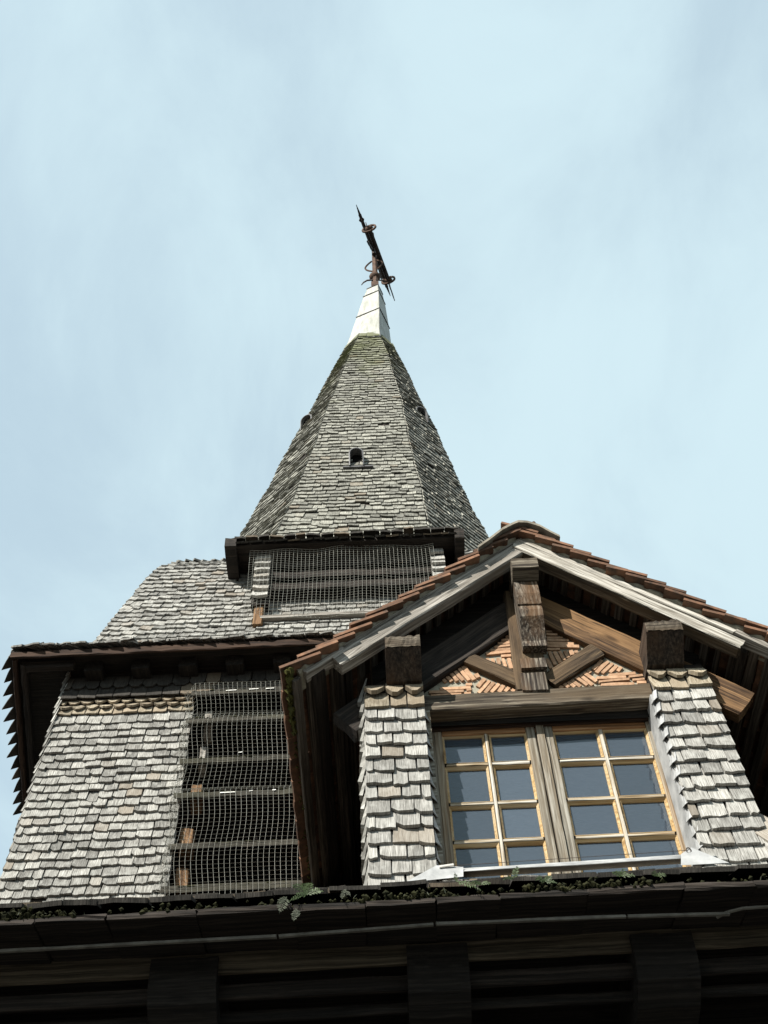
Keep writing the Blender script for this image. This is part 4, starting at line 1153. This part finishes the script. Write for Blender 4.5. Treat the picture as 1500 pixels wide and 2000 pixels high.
# ---- piers
PIER = []
for (xa, xb, ztop, side) in ((-0.055, 0.305, 6.30, 1), (1.655, 2.005, 6.36, -1)):
    q = MB().box((xa + .01, 4.93, 4.5), (xb - .01, 5.14, ztop + .03))
    pier = q.build('shingled_pier', M['dark_wood'], dormer)
    xbb = xb if side > 0 else xb + 0.0
    Sp = bilinear((xa - .01, 4.895, 4.78), (xb - (.02 if side > 0 else 0.0), 4.895, 4.78), (xb, 4.925, ztop), (xa, 4.925, ztop))
    if side < 0: Sp = bilinear((xa - .03, 4.895, 4.78), (xb + .0, 4.895, 4.78), (xb, 4.925, ztop), (xa, 4.925, ztop))
    n = 15 if side > 0 else 16
    top0 = 1 - .06
    it = clad(Sp, [top0 * i / n for i in range(n)], 0.122, M['shingle_pier'], t=0.019, lap=2.0, wob=0.3, lower_jit=0.08)
    place(it, 'pier_shingle', M['shingle_pier'], pier, 90)
    it = clad(Sp, [top0 * (n - 1) / n, top0], 0.122, M['shingle_brown'], t=0.021, lap=1.5, wob=0.28, lower_jit=0.06)
    it += clad(Sp, [top0 - 0.005, 1.01], 0.122, M['shingle_brown'], t=0.024, lap=1.2, kind='pointed', phase=0.0, wob=.06, tilt=.35)
    place(it, 'pier_shingle', M['shingle_brown'], pier, 20)
    # zinc soakers turned into the window reveal, one per course
    xe = xb - .012 if side > 0 else xa - .01
    for i in range(n - 1):
        z0_ = 4.78 + (ztop - 4.78) * top0 * i / n; hh = (ztop - 4.78) * top0 / n
        if side > 0:
            e = .012 + random.uniform(0, .014)
            v = [(xe, 4.885, z0_ + .004), (xe + e, 4.915, z0_), (xe + e + .012, 4.945, z0_ + .006), (xe, 4.905, z0_ + hh * .95), (xe + e * .3, 4.925, z0_ + hh * .95), (xe + e * .5, 4.955, z0_ + hh * .95)]
        else:
            e = .016 + random.uniform(0, .010)
            v = [(xe + .004, 4.872, z0_ + .004), (xe - e * .8, 4.890, z0_ - .004), (xe - e, 4.94, z0_ + .01), (xe + .02, 4.895, z0_ + hh * .95), (xe + .004, 4.91, z0_ + hh * .95), (xe - .002, 4.95, z0_ + hh * .95)]
        v2 = v + [(a + (.003 if side < 0 else -.003), b + .003, c) for a, b, c in v]
        obj('zinc_soaker', v2, [(0, 1, 4, 3), (1, 2, 5, 4), (9, 10, 7, 6), (10, 11, 8, 7), (0, 6, 7, 1), (1, 7, 8, 2)], M['zinc'], pier)
# zinc lining of the right reveal
MB().box((1.632, 4.93, 5.0), (1.652, 5.10, 6.16)).build('reveal_lining', M['zinc'], dormer)
MB().box((.300, 4.94, 5.0), (.328, 5.10, 6.12)).build('reveal_lining', M['frame_grey'], dormer)
# side of the left pier: shingle edges in profile
Sq = bilinear((sideL - .03, 5.4, 4.6), (sideL - .03, 4.90, 4.6), (sideL - .02, 4.93, 6.3), (sideL - .02, 5.4, 6.3))
it = clad(Sq, rows(4.6, 6.3, .1), .125, M['shingle'], t=.02); place(it, 'side_shingle', M['shingle'], dormer, 0, stuff='side_shingle_field')

# ---- casement window
WY = 5.075
win = MB().box((.328, WY + .012, 5.98 + .07), (1.65, WY + .06, 6.115)).build('casement_window', M['frame_orange'], dormer)
def bar(name, x0, z0, x1, z1, w, mat, parent, yf, dep, **kw):
    """upright or level bar centred on the given line"""
    upv = (0, 1, 0)
    return beam(name, (x0, yf + dep / 2, z0), (x1, yf + dep / 2, z1), w, dep, M[mat], parent, up=upv, jit=.0012, ch=.003, **kw)
ROWZ = [(5.07, 5.275), (5.315, 5.525), (5.565, 5.800), (5.845, 6.040)]
sashes = []
for (x0, x1, cols_) in ((.345, .945, ((.402, .632), (.678, .882))), (1.0, 1.640, ((1.058, 1.308), (1.352, 1.596)))):
    xl, xr = cols_[0][0], cols_[1][1]
    left = x0 < .5
    sash = bar('casement', x0 + .001, 5.02, x0 + .001 + (.0), 6.085, .002, 'frame_grey', win, WY + .02, .02)
    bar('stile', (x0 + xl) / 2 - .004, 5.02, (x0 + xl) / 2 - .004, 6.085, xl - x0 - .012, 'frame_wood' if left else 'frame_grey', sash, WY, .045)
    bar('stile', (x1 + xr) / 2 + .004, 5.02, (x1 + xr) / 2 + .004, 6.085, x1 - xr - .012, 'frame_grey' if left else 'frame_wood', sash, WY, .045)
    bar('rail', xl - .006, 6.065, xr + .006, 6.065, .042, 'frame_orange', sash, WY + .001, .044)
    bar('rail', xl - .006, 5.043, xr + .006, 5.043, .045, 'frame_grey', sash, WY + .001, .044)
    xm = (cols_[0][1] + cols_[1][0]) / 2
    bar('glazing_bar', xm, 5.066, xm, 6.044, .019, 'muntin_wood', sash, WY + .002, .036)
    for (za, zb_) in zip(ROWZ, ROWZ[1:]):
        zm = (za[1] + zb_[0]) / 2
        bar('glazing_bar', xl, zm, xm - .011, zm + .001, .017, 'muntin_wood', sash, WY + .004, .034)
        bar('glazing_bar', xm + .011, zm, xr, zm + .001, .017, 'muntin_wood', sash, WY + .004, .034)
    for (ca, cb) in cols_:
        for (za, zb_) in ROWZ:
            tlt = random.uniform(-.0012, .0012)
            obj('pane', [(ca - .006, WY + .030 + tlt, za - .006), (cb + .006, WY + .030 - tlt, za - .006), (cb + .006, WY + .030, zb_ + .006), (ca - .006, WY + .030, zb_ + .006)], [(0, 1, 2, 3)], M['glass'], sash)
            # sloping glazing beads round the pane
            e = .010; q = MB()
            o_ = [(ca - .009, za - .009), (cb + .009, za - .009), (cb + .009, zb_ + .009), (ca - .009, zb_ + .009)]
            i_ = [(ca + e - .006, za + e - .006), (cb - e + .006, za + e - .006), (cb - e + .006, zb_ - e + .006), (ca + e - .006, zb_ - e + .006)]
            v = [(x, WY + .006, z) for x, z in o_] + [(x, WY + .020, z) for x, z in i_] + [(x, WY + .032, z) for x, z in i_]
            q.add(v, [(k, (k+1) % 4, (k+1) % 4 + 4, k + 4) for k in range(4)] + [(k + 4, (k+1) % 4 + 4, (k+1) % 4 + 8, k + 8) for k in range(4)])
            q.build('glazing_bead', M['bead_wood'], sash)
bar('meeting_stile', .974, 5.02, .974, 6.112, .046, 'frame_grey', win, WY - .014, .06)
bar('window_post', .337, 5.0, .337, 6.08, .018, 'frame_grey', win, WY - .002, .05)

win.matrix_basis = Matrix.Translation((.004, .028, .020))      # the whole window sits a hand back in its reveal

# ---- zinc sill apron
v = []
pts_t = [(.33, 5.055), (.66, 5.06), (1.0, 5.068), (1.33, 5.075), (1.65, 5.085)]
n = len(pts_t)
lowz = [4.975, 4.985, 4.99, 4.996, 5.0]
for i, (x, z) in enumerate(pts_t): v.append((x, WY - .012, z + .012))
for i, (x, z) in enumerate(pts_t): v.append((x + (-.03 if i == 0 else 0.02 if i == n - 1 else 0), 4.905, z - .045))
for i, (x, z) in enumerate(pts_t): v.append((x + (-.09 if i == 0 else 0.05 if i == n - 1 else 0), 4.862 + random.uniform(-.006, .006), lowz[i] - .015))
f = [(r*n+i, (r+1)*n+i, (r+1)*n+i+1, r*n+i+1) for r in range(2) for i in range(n-1)]
apron = obj('sill_apron', v, f, M['zinc'], dormer)
apron.data.polygons.foreach_set('use_smooth', [True] * len(apron.data.polygons))
sm = apron.modifiers.new('thick', 'SOLIDIFY'); sm.thickness = 0.004
a, b, c = P(852, 1690, 4.88), P(790, 1724, 4.83), P(905, 1712, 4.83)
obj('apron_corner', [a, b, c, P(905, 1693, 4.87)], [(0, 1, 2, 3)], M['zinc'], dormer)
a, b, c = P(1350, 1655, 4.87), P(1424, 1685, 4.82), P(1330, 1690, 4.83)
obj('apron_corner', [a, b, c, P(1330, 1668, 4.86)], [(0, 2, 1), (0, 3, 2)], M['zinc'], dormer)
mb = MB(); mb.tube([P(858, 1693, 4.86), P(886, 1689, 4.86)], .007, 6); mb.build('stay_rod', M['rod'], dormer)
mb = MB(); mb.tube([P(886, 1690, 4.86), P(900, 1690, 4.865), P(1110, 1676, 4.865), P(1340, 1661, 4.865)], .0014, 4); mb.build('stay_wire', M['iron'], dormer)
mb = MB(); mb.tube([P(1345, 1661, 4.86) + Vector((math.cos(a) * .012, 0, math.sin(a) * .016)) for a in np.linspace(0, 6.28, 10)], .003, 4, False); mb.build('stay_hook', M['iron'], dormer)
# apron of roof shingles in front of the dormer foot
Sa = bilinear((-0.5, 4.58, 4.625), (2.4, 4.58, 4.66), (2.4, 4.86, 4.905), (-0.5, 4.86, 4.87))
it = clad(Sa, [0.0, 0.25, 0.5, 0.75, 1.0], 0.13, M['shingle_pier'], t=.02, skip=lambda p: p.x < .12)
place(it, 'apron_shingle', M['shingle_pier'], dormer, 60)
Sv = bilinear((1.95, 4.84, 4.75), (2.5, 4.84, 4.75), (2.02, 4.9, 5.15), (2.0, 4.9, 5.15))
it = clad(Sv, [0, .25, .5, .75, 1], 0.13, M['shingle_pier'], t=.02); place(it, 'apron_shingle', M['shingle_pier'], dormer, 20)

# ================================================================== HOUSE BELOW
house = thing('timber_house', 'dark overhanging timber eave of the house below the dormer, mossy along its edge', 'house', (0.5, 5.0, 0))
mb = MB().box((-5.5, 4.95, 0), (6.0, 5.2, 4.6)); mb.box((-5.5, 5.2, 0), (-5.2, 12.5, 5.0)); mb.box((5.7, 5.2, 0), (6.0, 12.5, 5.0))
mb.build('house_wall', M['black_wood'], house)
def ez(x): return 4.275 + 0.010 * (x + 1.57)             # height of the eave edge
def rplane(x, y): return ez(x) + .045 + (y - 4.1) * .665
mb = MB()
mb.add([(-5.7, 4.14, rplane(-5.7, 4.14)), (6.2, 4.14, rplane(6.2, 4.14)), (6.2, 8.4, rplane(6.2, 8.4)), (-5.7, 8.4, rplane(-5.7, 8.4))], [(0, 1, 2, 3)])
mb.add([(-5.7, 4.14, rplane(-5.7, 4.14) - .03), (6.2, 4.14, rplane(6.2, 4.14) - .03), (6.2, 8.4, rplane(6.2, 8.4) - .03), (-5.7, 8.4, rplane(-5.7, 8.4) - .03)], [(3, 2, 1, 0)])
rf = mb.build('house_roof', M['tile_under'], house)
Sr = lambda u, v: Vector((-5.6 + 11.7 * u, 4.12 + 3.6 * v, rplane(-5.6 + 11.7 * u, 4.12 + 3.6 * v) + .01))
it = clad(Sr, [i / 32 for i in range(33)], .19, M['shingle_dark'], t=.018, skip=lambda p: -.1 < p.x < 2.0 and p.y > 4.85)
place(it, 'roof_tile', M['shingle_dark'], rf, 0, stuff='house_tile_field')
# overhanging eave boards, seen from below
x = -5.62
while x < 5.9:
    w_ = random.uniform(.26, .40)
    if True:
        v, f = beam_geo(w_ - .004, 0.36, 0.028, jit=.0035, ch=.004)
        tl = random.uniform(-.012, .012)
        obj('eave_board', v, f, M['dark_wood'], house, frame((x, 4.085 + .175, ez(x) + .018 + tl * .3), (1, 0, .010 + tl), (0, -.10, 1)))
    x += w_
# pale drip edge, in lengths
drip = [(-60, 1861), (540, 1829), (545, 1829), (846, 1806), (852, 1805), (1222, 1790), (1226, 1790), (1425, 1785)]
for k in range(0, len(drip), 2):
    a = PZ(drip[k][0], drip[k][1], 4.232 + .003 * k); b = PZ(drip[k+1][0], drip[k+1][1], 4.235 + .003 * k)
    beam('drip_edge', a, b, .016, .012, M['strip'], house, jit=.0012, ch=.002)
pts = [PZ(1400, 1792, 4.262), PZ(1416, 1783, 4.262), PZ(1450, 1774, 4.262), PZ(1540, 1768, 4.262)]
mb = MB(); mb.tube(pts, .007, 5); mb.build('drip_cable', M['strip'], house)
# soffit boards, fascia boards, brackets
for (y0, z0_, h, mt) in ((4.44, 4.255, .10, 'fascia_wood'), (4.50, 4.155, .07, 'dark_wood'), (4.60, 4.10, .05, 'black_wood')):
    beam('fascia_board', (-4.4, y0, z0_ - .02), (4.6, y0, z0_ + .06), .03, h, M[mt], house, jit=.002)
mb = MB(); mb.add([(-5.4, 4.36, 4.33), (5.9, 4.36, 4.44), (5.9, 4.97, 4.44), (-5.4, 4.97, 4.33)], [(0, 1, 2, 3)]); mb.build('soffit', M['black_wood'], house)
for k, (xa, xb) in enumerate(((-3.1, -2.82), (-2.05, -1.78), (-.985, -.70), (.10, .36), (1.06, 1.325), (2.15, 2.42))):
    zt = 4.25 + .008 * (xa + 1)
    prism('eave_bracket', [(4.40, zt + .03), (4.40, zt - .09), (4.44, zt - .16), (4.55, zt - .22), (4.95, zt - .30), (4.95, zt + .03)], xa, xb, M['black_wood'], house, jit=.004, seg=4)
# moss and dirt along the eave edge
mb = MB()
for k in range(5200):
    x = random.uniform(-2.2, 2.3)
    dens = .08 + .75 * (math.sin(x * 3.1) * .5 + .5) * (math.sin(x * 7.7 + 1) * .5 + .5)
    if random.random() > dens: continue
    h = random.random() ** 2 * .03 * (0.6 + dens)
    y = 4.085 + random.uniform(-.012, .09); z = ez(x) + .03 + h - random.uniform(0, .02)
    r_ = random.uniform(.006, .017)
    a = random.uniform(0, 6.3)
    ca, sa = math.cos(a) * r_, math.sin(a) * r_
    mb.add([(x + ca, y + sa, z), (x - sa, y + ca, z - r_ * .5), (x - ca, y - sa, z), (x + sa, y - ca, z - r_ * .4), (x, y, z + r_ * .9), (x, y, z - r_)], [(0, 1, 4), (1, 2, 4), (2, 3, 4), (3, 0, 4), (1, 0, 5), (2, 1, 5), (3, 2, 5), (0, 3, 5)])
o = mb.build('moss', M['moss'], house); o['kind'] = 'stuff'

mb = MB()
for k in range(260):
    x = random.uniform(-1.9, 2.0)
    if math.sin(x * 3.1) + math.sin(x * 7.7 + 1) < random.uniform(-1.2, 1.4): continue
    p = Vector((x, 4.085 + random.uniform(-.01, .05), ez(x) + .03)); L_ = random.uniform(.012, .045)
    d_ = Vector((random.gauss(0, .7), random.gauss(-.2, .4), random.uniform(.2, 1))).normalized(); w_ = Vector((.0016, .0, .0008))
    q1 = p + d_ * L_ * .6; q2 = p + d_ * L_ + Vector((0, 0, -L_ * .35))
    mb.add([p - w_, p + w_, q1 + w_ * .7, q1 - w_ * .7, q2], [(0, 1, 2, 3), (3, 2, 4)])
o = mb.build('dead_grass', M['fern_pale'], house); o['kind'] = 'stuff'

# ================================================================== FERNS on the eave
def frond(mb, p, dirv, L, droop, W, n=9, nrm=None):
    dirv = Vector(dirv).normalized(); sdv = dirv.cross(Vector((0, -1, .2))).normalized()
    pts = []
    for i in range(n + 1):
        s = i / n; pts.append(p + dirv * L * s + Vector((0, 0, -droop * s * s * L)))
    mb.tube(pts, [.0022 * (1 - .7 * i / n) for i in range(n + 1)], 4)
    for i in range(1, n + 1):
        s = i / n; c = pts[i]; t = (pts[i] - pts[i-1]).normalized()
        w = W * math.sin(math.pi * min(1, .18 + s * .8)) * random.uniform(.8, 1.15)
        for sg in (-1, 1):
            tip = c + sdv * sg * w + t * w * .45 + Vector((0, random.uniform(-.004, .004), random.uniform(-.006, .003)))
            bw = L / n * .42
            m_ = c + (tip - c) * .55
            mb.add([c - t * bw * .3, m_ - t * bw, tip, m_ + t * bw], [(0, 1, 2, 3)])
def fern(px, py, fronds, label, mat='fern', Y=4.07):
    p = P(px, py, Y)
    mb = MB()
    for (dx, dz, L, droop, W) in [(a_, b_, c_ * .8, d_, e_ * .72) for a_, b_, c_, d_, e_ in fronds]: frond(mb, p, (dx, -.25 + random.uniform(-.1, .1), dz), L, droop, W)
    o = mb.build('fern', M[mat])
    return tag(o, label, 'fern', 'ferns growing on the mossy eave')
fern(600, 1748, [(-.6, .75, .12, .4, .030), (.2, 1, .09, .3, .03), (.8, .5, .10, .5, .028), (-1, .1, .09, .6, .026), (-.2, .9, .10, .4, .026)], 'largest leafy fern tuft on the eave, below the left roof edge of the dormer')
fern(560, 1752, [(-.35, -1, .10, .1, .034), (-.7, -.5, .06, .3, .024)], 'grey-green divided leaf hanging down the eave boards beside the wire netting', 'fern_pale')
fern(578, 1775, [(-.1, -1, .07, .1, .022), (.35, -.9, .05, .1, .018)], 'small withered sprig hanging below the largest fern tuft', 'fern_pale')
fern(672, 1738, [(-.2, -1, .06, .1, .016), (.5, -.5, .05, .3, .014)], 'faint drooping sprig under the left shingled pier', 'fern_pale')
fern(1003, 1716, [(.35, 1, .085, .2, .022), (-.9, .3, .06, .5, .016)], 'single upright fern frond before the middle of the window sill')
fern(892, 1722, [(-.1, 1, .06, .2, .012), (.9, -.2, .12, .35, .024)], 'fern with a frond lying along the eave at the left end of the sill')
fern(940, 1728, [(-.8, .5, .07, .5, .02), (.6, .35, .06, .6, .02)], 'low flat fern between the left end and the middle of the sill')
fern(1065, 1722, [(-.7, .5, .07, .4, .022), (.5, .7, .06, .4, .02), (1, .1, .06, .5, .018)], 'bushy low fern right of the upright frond below the sill')
fern(1215, 1712, [(-.7, .7, .07, .4, .024), (.3, 1, .055, .3, .02), (.9, .3, .07, .5, .02)], 'spreading fern under the right casement')
fern(1285, 1712, [(-.5, .6, .05, .4, .018), (.7, .5, .05, .5, .018)], 'smallest fern under the right end of the sill')
